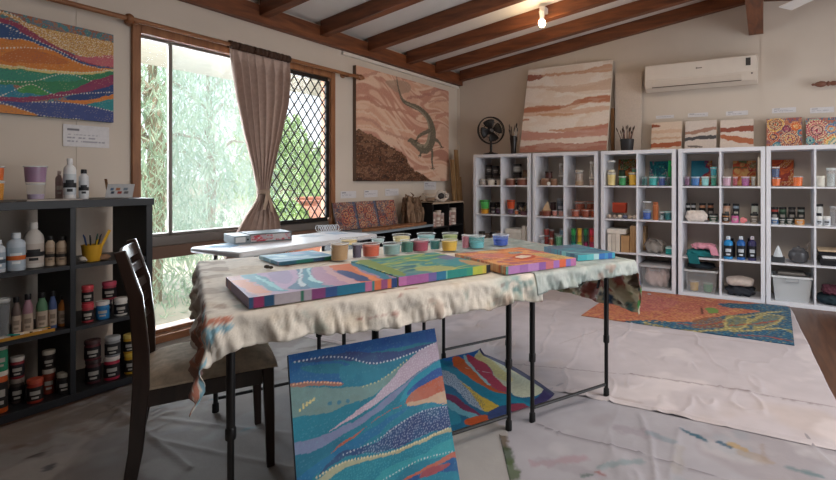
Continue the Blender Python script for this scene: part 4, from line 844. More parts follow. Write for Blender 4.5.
sm_((650.5, 681, 122), d1, 'small cream canvas with rust patches under the air conditioner, left of three', g)
sm_((684.5, 716, 120.5), d2, 'small canvas with a dark grey band, middle of three desert canvases', g)
sm_((720, 753.5, 119.5), d3, 'small canvas with two rust bands, right of three desert canvases', g)
def flower(P, cir, base, seed):
    n = fbm(P.X*18, P.Z*18, seed); P.noise_ramp(np.clip((n-.25)/.5, 0, 1), base); P.fr(640, 110, 4.265)
    for (x, y, r, cols) in cir:
        c = P.T([(x, y)])[0]; sc = P.T([(x + r, y)])[0][0] - c[0]; d = np.hypot(P.X - c[0] + P.wx*.008, P.Z - c[1] + P.wz*.008)/sc; a = np.arctan2(P.Z-c[1], P.X-c[0])
        for k, hx in enumerate(cols): P.mix(d*(1 + .08*np.sin(a*9)) < 1 - k/len(cols), hx)
        for k in range(len(cols)): P.mix((np.abs(d - (1 - k/len(cols))) < .05) & (np.sin(a*26) > 0), '#e9dcae')
    P.speck(n > .5, .018, .0035, '#efe0b0', seed); P.speck(n < .45, .022, .0035, '#2a4f7a', seed+1)
g = 'bright dotted canvases on the rightmost white unit'
sm_((766.5, 802.3, 118), lambda P: flower(P, [(578, 62, 36, ['#e0a030', '#7a2a2a', '#b04a30', '#402030', '#c85a30']), (570, 114, 26, ['#c85030', '#6a2440', '#d08038']), (640, 124, 40, ['#b84a3a', '#7a2a4a', '#d07a3a', '#a03a50', '#e0b050']), (665, 70, 24, ['#d86a30', '#e09a50']), (690, 96, 20, ['#3a7a9a', '#c05a40']), (625, 82, 20, ['#8a3a50', '#b05a6a']), (585, 150, 18, ['#3f87a0', '#7ab0b8'])], ['#b45a40', '#7a5a70', '#c07a58', '#9a4a48', '#4a6a88', '#b86a48'], 31), 'bright red and yellow dotted flower canvas, left one on the rightmost white unit', g, 149, 5.33, '#7a4a40')
sm_((806.2, 846, 117.5), lambda P: flower(P, [(755, 85, 52, ['#b03a50', '#c85a6a', '#8a2a48', '#d88a90', '#a83a5a']), (840, 150, 62, ['#e06a30', '#e8c050', '#58a0a0', '#e8e0c8', '#4a90a8', '#d8a050']), (815, 80, 26, ['#4a78b0', '#d08050', '#7ab0c8']), (725, 130, 22, ['#3a8aa0', '#70b8b8', '#2a6a88'])], ['#5a8aa0', '#c07050', '#3a7a90', '#b05a58', '#7aa8a8', '#c88a58'], 37), 'dotted canvas with pink flower and rainbow arc, at the right edge of the photo', g, 149, 5.33, '#46606c')
def card(label, p0, p1, pt, pb, plane, axis='Y', n=2, hx='#dbd8da'):
    f = onY if axis == 'Y' else onX
    a, c = f(p0, pb, plane), f(p1, pt, plane)
    cc = (a + c)/2; w = (c.x - a.x) if axis == 'Y' else (c.y - a.y); h = abs(c.z - a.z)
    mw = frame((cc.x, cc.y, cc.z - h/2), (1, 0, 0), (0, 0, 1)) if axis == 'Y' else frame((cc.x, cc.y, cc.z - h/2), (0, 1, 0), (0, 0, 1))
    def fn(P):
        P.fill(hx); rd = random.Random(p0)
        P.mix((np.abs(P.Z - h*.78) < h*.045) & (P.X > -w*.42) & (P.X < -w*(.42 - .25)), '#77757c')
        for k in range(n):
            zc = h*(.55 - .16*k); P.mix((np.abs(P.Z - zc) < h*.03) & (P.X > -w*.42) & (P.X < w*rd.uniform(.1, .42)) & (vnoise(P.X*180, P.Z*0, 3+k) > .3), '#a09ea8')
    return canvas('label_card', label, 'card', w, h, .002, mw, fn, .004, None, side=hx)
for k, (p0, p1, pt, pb) in enumerate(((656, 674, 114.8, 119), (688, 708, 112.3, 117.5), (726, 748, 110.3, 116), (772, 796, 107, 113.5), (810, 834, 106.5, 113.5))):
    card(['white title card above the left desert canvas', 'white title card above the grey-banded desert canvas', 'white title card above the canvas with two rust bands', 'white title card above the red and yellow flower canvas', 'white title card above the canvas with a rainbow arc'][k], p0, p1, pt, pb, 5.497)
# air conditioner
YA = 5.29; xa, xb = onY(644.5, 78, YA).x, onY(757.5, 70, YA).x; zb, zt = onY(757, 82.5, YA).z, onY(757, 52.6, YA).z
ac = thing('air_conditioner', 'long cream split-system air conditioner on the back wall', 'air conditioner', ((xa+xb)/2, YB-.001, zb)); w = xb-xa; h = zt-zb; d = YB - YA
acm = M('#d6cabd', .4, var=.02)
b = MB(); s = [(0, .03), (0, h), (-d*.72, h), (-d+.015, h*.97), (-d, h*.9), (-d, h*.36), (-d*.88, h*.12), (-d*.6, 0)]
b.add([(-w/2, y, z) for y, z in s] + [(w/2, y, z) for y, z in s], [tuple(range(8)), tuple(range(15, 7, -1))] + [(i, i+8, (i+1) % 8 + 8, (i+1) % 8) for i in range(8)]); b.build('housing', acm, ac, .006)
MB().box(-w/2+.01, w/2-.01, -d-.006, -d-.0005, h*.40, h*.93).build('front_panel', M('#dacfc3', .4, var=.02), ac, .004)
MB().hexa([(-w*.43, -d*.915, h*.15), (w*.37, -d*.915, h*.15), (w*.37, -d*.90, h*.14), (-w*.43, -d*.90, h*.14), (-w*.43, -d-.004, h*.335), (w*.37, -d-.004, h*.335), (w*.37, -d+.012, h*.34), (-w*.43, -d+.012, h*.34)]).build('louvre', M('#cfc2b4', .4, var=.02), ac, .002)
MB().box(-w*.43, w*.37, -d*.945, -d*.935, h*.115, h*.14).build('louvre_gap', M('#5a4d42', .8), ac)
MB().box(w*.405, w*.445, -d-.009, -d-.006, h*.60, h*.86).build('display', M('#26211f', .3), ac, .001)
MB().lathe([(.008, -.006), (.008, .0)], 14, (w*.455, -d-.001, h*.33), axis='y').build('sensor', M('#3a3430', .4), ac)
MB().box(-w*.02, w*.035, -d-.0075, -d-.006, h*.66, h*.70).box(-w*.02, -w*.008, -d-.0078, -d-.006, h*.65, h*.72).build('badge', M('#8a7f76', .4), ac)
# turned timber finial at the right
t = thing('curtain_rod', 'turned brown timber rod end on the back wall at the right edge', 'curtain rod', onY(822, 84, 5.42)); t.location.y = 5.42
MB().tube([(.12, 0, 0), (1.6, 0, 0)], .016, 12).build('pole', M('#7a5040', .5), t)
MB().lathe([(.004, -.085), (.012, -.075), (.010, -.06), (.022, -.04), (.030, -.01), (.024, .02), (.014, .035), (.026, .05), (.014, .065), (.022, .085), (.016, .12)], 16, axis='x').build('finial', M('#7a5040', .5), t)
MB().box(.5, .53, -.012, .079, -.03, .03).build('bracket', M('#7a5040', .5), t)
# ceiling fan (one blade reaches into the photo)
a = onZ(785, 9.5, 2.50); c = onZ(815, -4, 2.50); dr = (c - a); dr.z = 0; dr.normalize(); hub = a + dr*.62
t = thing('ceiling_fan', 'white ceiling fan, one blade tip showing at the top right', 'fan', (hub.x, hub.y, 2.50), 0)
ang = math.atan2(-dr.y, -dr.x)
for k in range(4):
    aa = ang + k*math.pi/2; ca, sa = math.cos(aa), math.sin(aa)
    P_ = lambda r, s, z: (r*ca - s*sa, r*sa + s*ca, z)
    MB().hexa([P_(.12, -.045, .0), P_(.62, -.06, -.004), P_(.62, .06, .012), P_(.12, .045, .012), P_(.12, -.045, .006), P_(.62, -.06, .002), P_(.62, .06, .018), P_(.12, .045, .018)]).build('blade', M('#e8e6e2', .5, var=.02), t, .002)
MB().lathe([(0, -.05), (.07, -.045), (.095, -.01), (.095, .04), (.05, .06), (.02, .07), (.016, ceilZ(hub.x) - 2.505)], 24).build('motor', M('#e2e0dc', .4, var=.02), t)
# ================================================================ LEFT WALL
XF = XW + .006
a, c = onX(113.5, 79, XW+.04), onX(0, 60, XW+.04)
yl, yr = .62, a.y; zb_, zt_ = 1.517, 2.07
def wavep(P):
    P.fill('#6f7f80'); P.fr(0, 0, 3.69); P.wob = .008; L = -520
    n = fbm(P.X*30, P.Z*30, 2); P.noise_ramp(np.clip((n-.3)/.4, 0, 1), ['#4f8288', '#a86a48', '#5a7a86', '#9a5a40', '#487a80'])
    gold = P.poly([(L, -10), (0, 42), (100, 85), (200, 112), (300, 132), (430, 165), (430, 212), (300, 208), (200, 165), (100, 108), (0, 52), (L, 0)], '#c99a4e')
    P.poly([(L, 20), (0, 68), (90, 100), (190, 160), (300, 212), (430, 208), (430, 250), (330, 235), (260, 215), (180, 180), (90, 125), (0, 92), (L, 50)], '#8e2f4e'); P.poly([(270, 206), (340, 212), (430, 204), (430, 250), (340, 234)], '#c0606a')
    P.poly([(L, 50), (0, 84), (90, 125), (200, 178), (300, 226), (430, 258), (430, 266), (300, 240), (200, 196), (120, 160), (0, 150), (L, 140)], '#234a7e')
    P.poly([(L, 120), (0, 142), (100, 150), (200, 188), (300, 234), (430, 262), (300, 270), (150, 260), (0, 240), (L, 235)], '#cf7a24'); P.poly([(40, 190), (120, 180), (260, 230), (120, 235), (0, 220)], '#b35c22', a=.7)
    P.poly([(L, 232), (0, 238), (150, 256), (300, 266), (430, 256), (430, 266), (300, 276), (150, 266), (0, 250), (L, 245)], '#d8c07a')
    P.poly([(L, 245), (0, 250), (150, 266), (300, 276), (430, 262), (430, 280), (320, 310), (200, 345), (100, 320), (0, 315), (L, 330)], '#2b7f52'); P.poly([(L, 250), (0, 254), (150, 270), (300, 280), (260, 300), (120, 300), (0, 296)], '#2a8a74', a=.8)
    P.poly([(L, 320), (0, 312), (60, 330), (130, 318), (200, 348), (120, 358), (0, 358), (L, 350)], '#1d7f98'); P.poly([(60, 332), (120, 314), (190, 346), (120, 345)], '#3a8f48')
    P.poly([(L, 350), (0, 358), (150, 352), (250, 334), (340, 300), (430, 274), (430, 312), (260, 352), (120, 374), (0, 372), (L, 360)], '#8a2f56')
    P.poly([(240, 362), (320, 340), (430, 312), (430, 350), (300, 372)], '#1f3f78'); P.poly([(220, 370), (330, 368), (430, 345), (430, 368), (330, 388), (250, 380)], '#d07a2a'); P.poly([(300, 392), (430, 366), (430, 420), (340, 402)], '#1f8a90')
    P.poly([(L, 360), (0, 372), (120, 376), (220, 376), (330, 390), (430, 420), (430, 460), (250, 445), (130, 430), (60, 395), (0, 384), (L, 375)], '#3a4a86'); P.poly([(L, 380), (0, 386), (70, 400), (140, 432), (0, 430), (L, 430)], '#cf8030')
    P.speck(gold, .010, .0028, '#f0e6cf', 3, .8); P.speck(gold, .012, .003, '#a65a2c', 5, .8)
    ev = np.ones_like(gold); P.speck(ev & (n > .52), .014, .0024, '#d9c9a0', 8, .3); P.speck(ev & (n < .45), .014, .0026, '#1f3a66', 12, .4)
    for pts in ([(L, -10), (0, 42), (100, 90), (200, 140), (300, 205)], [(0, 140), (100, 148), (190, 186)], [(0, 178), (100, 176), (200, 188), (300, 236), (420, 264)], [(0, 356), (60, 330), (120, 312), (200, 350), (300, 345), (420, 340)], [(0, 378), (80, 402), (170, 430), (300, 440)], [(120, 376), (260, 380), (360, 398), (420, 412)], [(0, 238), (150, 258), (300, 268), (420, 258)], [(0, 84), (90, 128), (200, 178), (300, 226)], [(0, 300), (120, 300), (240, 272), (340, 300)]):
        P.dline(pts, .0145, .0034, '#ddd4c2')
canvas('canvas_painting', 'wavy multicoloured dot painting on the wall above the black bookcase', 'painting', yr-yl, zt_-zb_, .035, frame((XW+.0355, (yl+yr)/2, zb_), (0, 1, 0), (0, 0, 1)).copy() @ Matrix.Translation((0, .03, 0)), wavep, .004, side='#3b5a6a')
def lizard(P):
    n = fbm(P.X*1.4, P.Z*6.5 + P.X*2.2 + .7*np.sin(P.X*5 + 1), 5, 3); P.noise_ramp(np.clip((n-.22)/.56, 0, 1), ['#d2a48c', '#ddb49c', '#c48d78', '#e2bfa6', '#d5a48a', '#deb49a', '#b5806c'])
    P.fr(350, 60, 3.69); P.wob = .012
    for pts, w, c in (([(20, 60), (60, 58), (130, 40), (200, 70), (280, 80), (380, 100)], .03, '#bf8874'), ([(20, 150), (60, 140), (110, 170), (200, 190), (240, 215)], .035, '#bb806c'), ([(20, 190), (80, 200), (130, 240), (210, 262), (240, 262)], .025, '#e4c6ae'), ([(20, 215), (80, 225), (140, 270), (230, 295), (300, 300)], .03, '#c08c78'), ([(210, 140), (280, 130), (330, 110), (380, 108)], .03, '#b27a6c'), ([(260, 160), (330, 150), (380, 150)], .02, '#c28e7c'), ([(320, 210), (350, 200), (380, 205)], .05, '#c48672'), ([(30, 245), (90, 250), (150, 300), (220, 330), (280, 380), (330, 440)], .022, '#e2c0a8')):
        P.line(pts, w, c, .8, .02)
    P.poly([(130, 80), (180, 75), (215, 85), (225, 110), (195, 125), (165, 115)], '#a58a76', a=.7)
    br = P.poly([(10, 275), (60, 270), (110, 292), (150, 322), (200, 350), (225, 395), (290, 440), (300, 460), (10, 460)], '#5a3a28', wob=.02)
    P.noise_ramp(np.clip((fbm(P.X*8 + P.Z*3, P.Z*16, 6) - .25)/.5, 0, 1), ['#38231a', '#6a4630', '#4d3020', '#7e5a42', '#58382a'], br)
    P.wob = .004; bd = '#6c6455'; lt = '#978c78'
    P.taper([(172, 62), (176, 90), (184, 125), (196, 150), (220, 165), (255, 180), (282, 205), (298, 235), (304, 265), (302, 290), (295, 315)], [.006, .010, .015, .021, .027, .034, .042, .054, .070, .078, .064], bd)
    P.taper([(295, 312), (280, 328), (262, 326), (245, 312), (232, 303)], [.064, .062, .05, .042, .036], bd); P.taper([(238, 306), (226, 297), (215, 299)], [.034, .03, .014], bd)
    P.taper([(205, 158), (250, 182), (280, 212), (292, 250), (290, 290), (276, 318), (250, 312)], [.006, .01, .012, .018, .024, .02, .012], lt)
    for pts in ([(298, 318), (304, 345), (302, 370), (306, 398)], [(306, 290), (325, 300), (338, 320)], [(292, 262), (268, 272), (252, 284), (246, 296)], [(268, 325), (262, 342), (258, 352)]): P.taper(pts, [.028, .022, .017, .012], bd)
    for x, y in ((258, 352), (246, 296), (306, 398), (338, 320)):
        for dx, dy in ((-10, 3), (-5, 8), (3, 9), (9, 4)): P.taper([(x, y), (x+dx, y+dy)], [.006, .002], '#4a4236')
    P.speck(np.abs(n-.5) < .2, .03, .004, '#d8b8a0', 2, .4)
canvas('canvas_painting', 'big pink and brown goanna lizard painting on the left wall', 'painting', 5.21-3.60, 2.31-1.145, .045, frame((XW+.001, (5.21+3.60)/2, 1.145), (0, 1, 0), (0, 0, 1)), lizard, .0085, side='#6a5446')
card('white text card below the wavy dot painting', 63, 109, 127.5, 146, XW+.004, 'X', 3)
for k, (p0, p1, pt, pb) in enumerate(((340.5, 356, 191, 198.5), (364, 377.5, 190, 197.5), (385, 398.5, 188.5, 196), (424, 436, 181.8, 190))):
    card(['white title card above the left dotted panel', 'white title card above the middle dotted panel', 'white title card above the right dotted panel', 'white title card under the lizard painting, right of the others'][k], p0, p1, pt, pb, XW+.004, 'X')
# low bench under lizard painting
BX0, BX1, BY0, BY1, BZ = -3.66, -3.25, 3.22, 4.37, .668
t = thing('low_cabinet', 'low dark cabinet with a grey-blue top under the lizard painting', 'cabinet', ((BX0+BX1)/2, (BY0+BY1)/2, 0)); w2, d2 = (BX1-BX0)/2, (BY1-BY0)/2; k_ = M('#1c1a1b', .5)
MB().box(-w2, w2, -d2, d2, BZ-.022, BZ).build('top_panel', M('#7f8c94', .5), t, .002)
for y in (-d2, -.01, d2-.022): MB().box(-w2+.005, w2-.01, y, y+.022, 0, BZ-.0225).build('side_panel', k_, t)
MB().box(-w2+.005, -w2+.012, -d2+.022, d2-.022, .06, BZ-.0225).build('back_panel', k_, t); MB().box(-w2+.013, w2-.012, -d2+.0225, -.0105, .3, .318).build('shelf_board', k_, t); MB().box(-w2+.013, w2-.012, .0125, d2-.0225, .3, .318).build('shelf_board', k_, t)
for k in range(3):
    ya = 3.30 + k*.288
    def fn(P, k=k):
        n = fbm(P.X*26, P.Z*26, 40+k); P.noise_ramp(np.clip((n-.25)/.5, 0, 1), ['#6e4038', '#9a6450', '#4f4a5c', '#b08a70', '#7a4a42', '#45566e', '#94584c']); rd = random.Random(k)
        for q in range(5):
            cx_, cz_ = rd.uniform(-.11, .11), rd.uniform(.04, .23); d = np.hypot(P.X-cx_, P.Z-cz_)
            for j, hx in enumerate(('#a8543c', '#cf9a6c', '#6a3038', '#c46a4c')): P.mix(np.abs(d - .012*(j+1)) < .0035, hx)
        P.speck(n > .5, .016, .003, '#e2cdb0', k); P.speck(n < .48, .018, .003, '#2f4f80', k+3)
        if k < 2: P.mix(P.X > .125 - .02*P.Z*4, '#3c5878', .7)
    canvas('small_canvas', ['left of three red-brown dotted panels standing on the low cabinet', 'middle of three red-brown dotted panels standing on the low cabinet', 'right of three red-brown dotted panels standing on the low cabinet'][k], 'painting', .283, .275, .015, frame((-3.58, ya+.1415, BZ+.002), (0, 1, 0), (-.07, 0, .266)), fn, .005, 'red-brown dotted panels leaning on the wall', side='#4a3a36')
slab = MB(); rd = random.Random(5); top = []
prof_ = [(0, .0), (.12, .05), (.3, .075), (.5, .07), (.7, .09), (.85, .075), (1.0, .03)]
vs = [];
for u_, h_ in prof_: vs += [(-h_*.9, u_*.95, 0), (h_, u_*.95, 0), (h_*.9, u_*.95, .022), (-h_*.8, u_*.95, .025)]
slab.add(vs, [(4*i+k2, 4*i+(k2+1) % 4, 4*i+4+(k2+1) % 4, 4*i+4+k2) for i in range(6) for k2 in range(4)] + [(3, 2, 1, 0), (24, 25, 26, 27)])
o = slab.build('bark_slab', M('#8a5f42', .9, var=.3, scale=25, bump=.5), bevel=.003); o.location = (-3.36, 3.40, BZ+.0005); tag(o, 'long brown bark slab lying in front of the dotted panels', 'bark')
# paperbark bundle
t = thing('dried_bark_bundle', 'fluffy brown dried bark bundle beside the black corner cabinet', 'dried plant', (-3.47, 4.262, BZ+.0005)); rd = np.random.RandomState(3); b = MB()
for k in range(40):
    a, r, z = rd.rand()*6.28, .11*math.sqrt(rd.rand()), .30*rd.rand(); p0 = Vector((r*math.cos(a)*.9, r*math.sin(a)*1.2, z)); b.tube([p0, p0 + Vector(rd.normal(0, .018, 3)), p0 + Vector(rd.normal(0, .026, 3))], [.006, .009, .002], 5)
for v in range(len(b.v)): b.v[v] = (b.v[v][0], b.v[v][1], max(.0, b.v[v][2]))
b.build('twigs', M('#6f543f', .95, var=.35, scale=30), t); bk2 = MB(); rr_ = random.Random(11)
for k in range(34):
    cx_, cy_ = rr_.uniform(-.08, .08), rr_.uniform(-.085, .06); hh_ = rr_.uniform(.14, .31); wd_, th_ = rr_.uniform(.025, .05), rr_.uniform(.006, .016); an = rr_.uniform(0, 3.14); lx, ly = rr_.uniform(-.03, .03), rr_.uniform(-.03, .03); ca, sa = math.cos(an), math.sin(an)
    q = [(-wd_, -th_), (wd_, -th_), (wd_*.9, th_), (-wd_*.9, th_)]
    lv = [[(cx_ + (x_*ca - y_*sa)*f_ + lx*z_/hh_, cy_ + (x_*sa + y_*ca)*f_ + ly*z_/hh_, z_ + (rr_.uniform(-.02, .02) if z_ > 0 else 0)) for x_, y_ in q] for z_, f_ in ((0, 1), (hh_*.55, 1.15), (hh_, .7))]
    bk2.hexa(lv[0] + lv[1]); bk2.hexa(lv[1] + lv[2])
bk2.build('bark', M('#7d6450', .95, var=.4, scale=18, bump=.8, bscale=60), t)
# black corner cabinet
CX0, CX1, CY0, CY1, CZ = -3.66, -3.31, 4.43, 5.07, .90
t = thing('cube_cabinet', 'small black two-column cube cabinet in the corner below the lizard painting', 'cabinet', ((CX0+CX1)/2, (CY0+CY1)/2, 0)); w2, d2 = (CX1-CX0)/2, (CY1-CY0)/2; cb = M('#191718', .5); edge = M('#a5937f', .6)
for nm, bxx in (('side_panel', (-w2, w2, -d2, -d2+.018, 0, CZ)), ('side_panel', (-w2, w2, d2-.018, d2, 0, CZ)), ('divider', (-w2, w2, -.008, .008, .02, CZ-.018)), ('base_panel', (-w2, w2, -d2+.018, d2-.018, 0, .02)), ('back_panel', (-w2, -w2+.006, -d2+.018, d2-.018, .02, CZ-.018))): MB().box(*bxx).build(nm, cb, t)
MB().box(-w2, w2+.002, -d2, d2, CZ-.0175, CZ).build('top_panel', edge, t)
for z in (.3, .605):
    for s in (-1, 1): MB().box(-w2+.007, w2-.003, min(s*.0085, s*(d2-.0185)), max(s*.0085, s*(d2-.0185)), z, z+.014).build('shelf_board', cb, t)
for k, (y, r, h, hx, nm) in enumerate(((4.53, .042, .17, '#b58a80', 'pinkish jar at left'), (4.625, .04, .185, '#c9bcb0', 'cream jar second from left'), (4.70, .03, .15, '#a58d86', 'slim tan jar third from left'), (4.83, .043, .17, '#b98a82', 'pink jar left side'), (4.93, .042, .20, '#d0c4b8', 'pale tall jar right side'))):
    jar(nm + (' in the left' if k < 3 else ' in the right') + ' top cube of black corner cabinet', (-3.38, y, .6195), r, h, hx, '#b8a89e', '#a58a80', '#d8ccc0', group='jars in the black corner cabinet')
t = thing('shell_sculpture', 'white ring-shaped shell ornament on top of the black corner cabinet', 'ornament', (-3.42, 4.70, CZ+.0005), .9)
MB().tube([(.055*math.cos(a*.22)*1.2 + .03, .01*math.sin(a), .068 + .052*math.sin(a*.22)) for a in range(30)], [.017 + .004*math.sin(a*.9) for a in range(30)], 10).build('ring', M('#cabeb2', .6, var=.25), t)
MB().tube([(-.03, 0, .075), (-.09, .01, .062), (-.15, .02, .075), (-.19, .03, .10)], [.02, .028, .018, .005], 9).build('prong', M('#b9aa9a', .6, var=.25), t); MB().tube([(.07, 0, .02), (.11, 0, .05), (.125, .01, .10)], [.016, .012, .003], 8).build('prong', M('#cabdb0', .6), t)
MB().ball((.03, .008, .066), (.040, .02, .038), 14, 10).build('dark_core', M('#2a2322', .5), t)
MB().ball((-.10, 0, .025), (.07, .05, .025), 14, 9, jit=.2, seed=8).build('pebble_base', M('#8a7564', .9), t)
for k, (y, x, h, lean) in enumerate(((5.165, -3.45, 1.42, .10), (5.235, -3.42, 1.55, .12), (5.31, -3.44, 1.2, .1))):
    o = MB().hexa([(-.012, -.03, 0), (.012, -.03, 0), (.012, .03, 0), (-.012, .03, 0), (-.012-lean, -.03, h), (.012-lean, -.03, h), (.012-lean, .03, h), (-.012-lean, .03, h)]).build('timber_plank', wood('#a3835f', '#82643f', 4, (9, 9, 1))); o.location = (x, y, 0); tag(o, ['front timber plank leaning in the corner beside the leftmost white unit', 'tallest timber plank leaning in the corner behind the front one', 'shortest timber plank at the back of the corner'][k], 'plank')
# ================================================================ BLACK BOOKCASE
KX0, KX1, KY0, KY1, KZ = -3.58, -3.19, .80, 1.556, 1.049
bkM = M('#23252a', .45, var=.04)
t = thing('bookcase', 'black open bookcase of paints standing against the left wall', 'bookcase', (KX0, KY0, 0)); dx = KX1-KX0; dy = KY1-KY0
for nm, q in (('side_panel', (0, dx, 0, .032, .0, KZ-.0405)), ('side_panel', (0, dx, dy-.032, dy, .0, KZ-.0405)), ('top_panel', (-.02, dx+.006, -.006, dy+.006, KZ-.04, KZ)), ('base_panel', (0, dx, .0325, dy-.0325, 0, .04)), ('divider', (.0, dx-.001, .386-.012, .386+.012, .0405, KZ-.0405))): MB().box(*q).build(nm, bkM, t, .0015)
BR = [.041, .387, .712]
for z in BR[1:]:
    for y0, y1 in ((.0325, .3735), (.3985, dy-.0325)): MB().box(.002, dx-.004, y0, y1, z-.022, z-.001).build('shelf_board', bkM, t)
def B(kind, row, p0, p1, pt, label, *a, on=None, back=.06, grp=None, **k):
    X = KX1 - back; z0 = on[2] if on else ((KZ + .001) if row == 3 else BR[row])
    if on: X = on[0]
    pm = pt + 12; y0, y1 = onX(p0, pm, X).y, onX(p1, pm, X).y; d = (onX(p0, pm, X) - onX(p1, pm, X)).length
    q = ((p0+p1)/2 - CX)/FL; dep = X/(FX + q*RX); rad = (p1-p0)/FL*dep/2/math.sqrt(1+q*q)*.97
    y = (y0+y1)/2; h = max(.03, onX((p0+p1)/2, pt, X).z - z0)
    mx = (KZ-.042 if row == 2 else (BR[row+1]-.024 if row < 2 else 9)) - z0
    h = min(h, mx); loc = (X, y, z0 + .0005); kind(label, loc, rad, h, *a, group=grp or ['jars on the bottom of the black bookcase', 'paints on the middle board of the black bookcase', 'bottles on the upper board of the black bookcase', 'containers on top of the black bookcase'][row], **k)
    return (X, y, z0 + h + .001)
# on top
a = B(tub, 3, -14, 5.5, 181.5, 'yellow-orange tub below another on top of the black bookcase', '#d89018', .9, back=.17); B(tub, 3, -14, 5.5, 166.5, 'bright orange tub stacked at the left end of the bookcase top', '#e06a18', .9, on=a)
a = B(tub, 3, 25, 46.5, 183.5, 'clear lilac tub under the purple one on the bookcase top', '#a795b4', .35, back=.17, wall=.08); B(tub, 3, 22, 48.5, 166, 'purple-pink tub stacked on a clear one on the bookcase top', '#93618e', .92, on=a, wall=.08)
B(bottle, 3, 63, 76.5, 158.5, 'taller white bottle with black label on the bookcase top', '#dfe0e2', '#e8e8ea', '#c5ccd2', '#30343a', back=.13, band='#23262c')
B(bottle, 3, 78.5, 89, 169.5, 'small black-capped white bottle on the bookcase top', '#d5d7da', '#1c1c20', '#cfd4d8', '#30343a', back=.11, band='#23262c', capw=.6)
B(bottle, 3, 55, 63.5, 171, 'pinkish bottle behind the white bottle on the bookcase top', '#b8a3a0', '#c9b8b4', '#b09a98', back=.22)
p = onX(49, 198, -3.26); o = MB().box(-.07, .06, -.10, .12, 0, .006).build('paper_mat', M('#b3aba6', .8, var=.2)); o.location = (p.x-.01, p.y, KZ+.0004); tag(o, 'thin grey mat lying in front of the tubs on the bookcase top', 'mat')
p = onX(118, 196, -3.32); t = thing('card_holder', 'small tilted colour chart card on the right end of the bookcase top', 'card', (p.x+.01, p.y, KZ+.0008), face((p.x, p.y)) - .35)
canvas('chart', 'x', 'x', .13, .085, .004, Matrix.Identity(4), lambda P: (P.fill('#cfd2d6'), [P.mix((np.abs(P.X - x_) < .009) & (np.abs(P.Z - z_) < .008), hx) for x_, z_, hx in ((-.04, .055, '#5a7aa0'), (-.01, .055, '#c07a50'), (.025, .055, '#7a8a9a'), (-.035, .03, '#3a4a60'), (.0, .03, '#b04a3a'), (.03, .03, '#6a6a70'))]), .005, side='#b8bcc2')
ch = bpy.data.objects['chart']; ch.parent = t; ch.matrix_basis = Matrix.Translation((0, 0, .002)) @ Matrix.Rotation(R(-24), 4, 'X')
for q in ('label', 'category'): del ch[q]
MB().bar([(-.03, .04, .08), (-.035, .075, .0025)], .02, .004, side=Vector((1, 0, 0))).build('stay', M('#8a7260', .7), t); MB().bar([(-.065, .028, .05), (-.085, .06, .11)], .012, .008, side=Vector((1, 0, 0))).build('peg', wood('#9a7a58', '#6a4c34'), t)
# upper board
B(bottle, 2, -9, 6, 240, 'white bottle cut by the left photo edge on the upper board', '#ced6de', '#dfe4e8', '#9fb0c0', '#e8ecf0', band='#3a4a58')
B(bottle, 2, 6, 26, 233, 'pale blue bottle with orange band on the upper board', '#b9c6d2', '#d5dde4', '#a9bac8', '#e0e6ea', band='#c8642a', capw=.5)
B(bottle, 2, 22.5, 44.5, 222.5, 'largest white bottle with black band on the upper board', '#c4beb8', '#d5d2ce', '#b9aea6', '#2a2a2e', band='#202024', capw=.4, back=.10, shoulder=.62)
B(bottle, 2, 45, 55.5, 236, 'left cream bottle of the pair beside the bookcase divider', '#b8a48e', '#1d1b1c', '#a8927c', '#7a6858', band='#2a2422', capw=.6, back=.085)
B(bottle, 2, 55.8, 68, 236.5, 'right cream bottle of the pair beside the bookcase divider', '#bba68e', '#1d1b1c', '#ab957e', '#7a6858', band='#2a2422', capw=.6)
# pen cup
p = onX(92, 262, -3.26); t = thing('pen_cup', 'yellow cup of pens in the top right cell of the bookcase', 'cup', (-3.26, p.y, BR[2]+.0005), face((p.x, p.y)))
MB().lathe([(.035, 0), (.037, .003), (.046, .085), (.048, .09), (.043, .088), (.034, .006), (0, .006)], 24).build('body', M('#d2a02c', .45), t)
rd = random.Random(2)
for k, hx in enumerate(('#20242c', '#2a5a4a', '#dcd8d0', '#3a3a44', '#1d3a6a', '#2a2a2a', '#e0b428')):
    a = k*.9; MB().tube([(.012*math.cos(a), .012*math.sin(a), .012), (.034*math.cos(a), .034*math.sin(a), .13 if k != 6 else .11), (.04*math.cos(a), .04*math.sin(a), .145 if k != 6 else .12)], [.004, .004, .0025], 7).build('pen', M(hx, .4), t)
MB().bar([(.02, -.01, .03), (.06, -.01, .13), (.075, -.01, .165)], .018, .012, side=Vector((0, 1, 0))).build('marker', M('#e0b030', .4), t)
for k, (px, py, s, hx, lb) in enumerate(((84.5, 262, .02, '#b8b0a4', 'pale eraser lump beside the yellow pen cup'), (104, 260, .022, '#8a6a52', 'brown sponge right of the yellow pen cup'))):
    q = onZ(px, py, BR[2]); o = MB().ball((0, 0, s*.75), (s, s*1.3, s*.75), 14, 9, jit=.15, seed=k).build('sponge', M(hx, .9, bump=.4)); o.location = (min(q.x, -3.22), q.y, BR[2]); tag(o, lb, 'sponge')
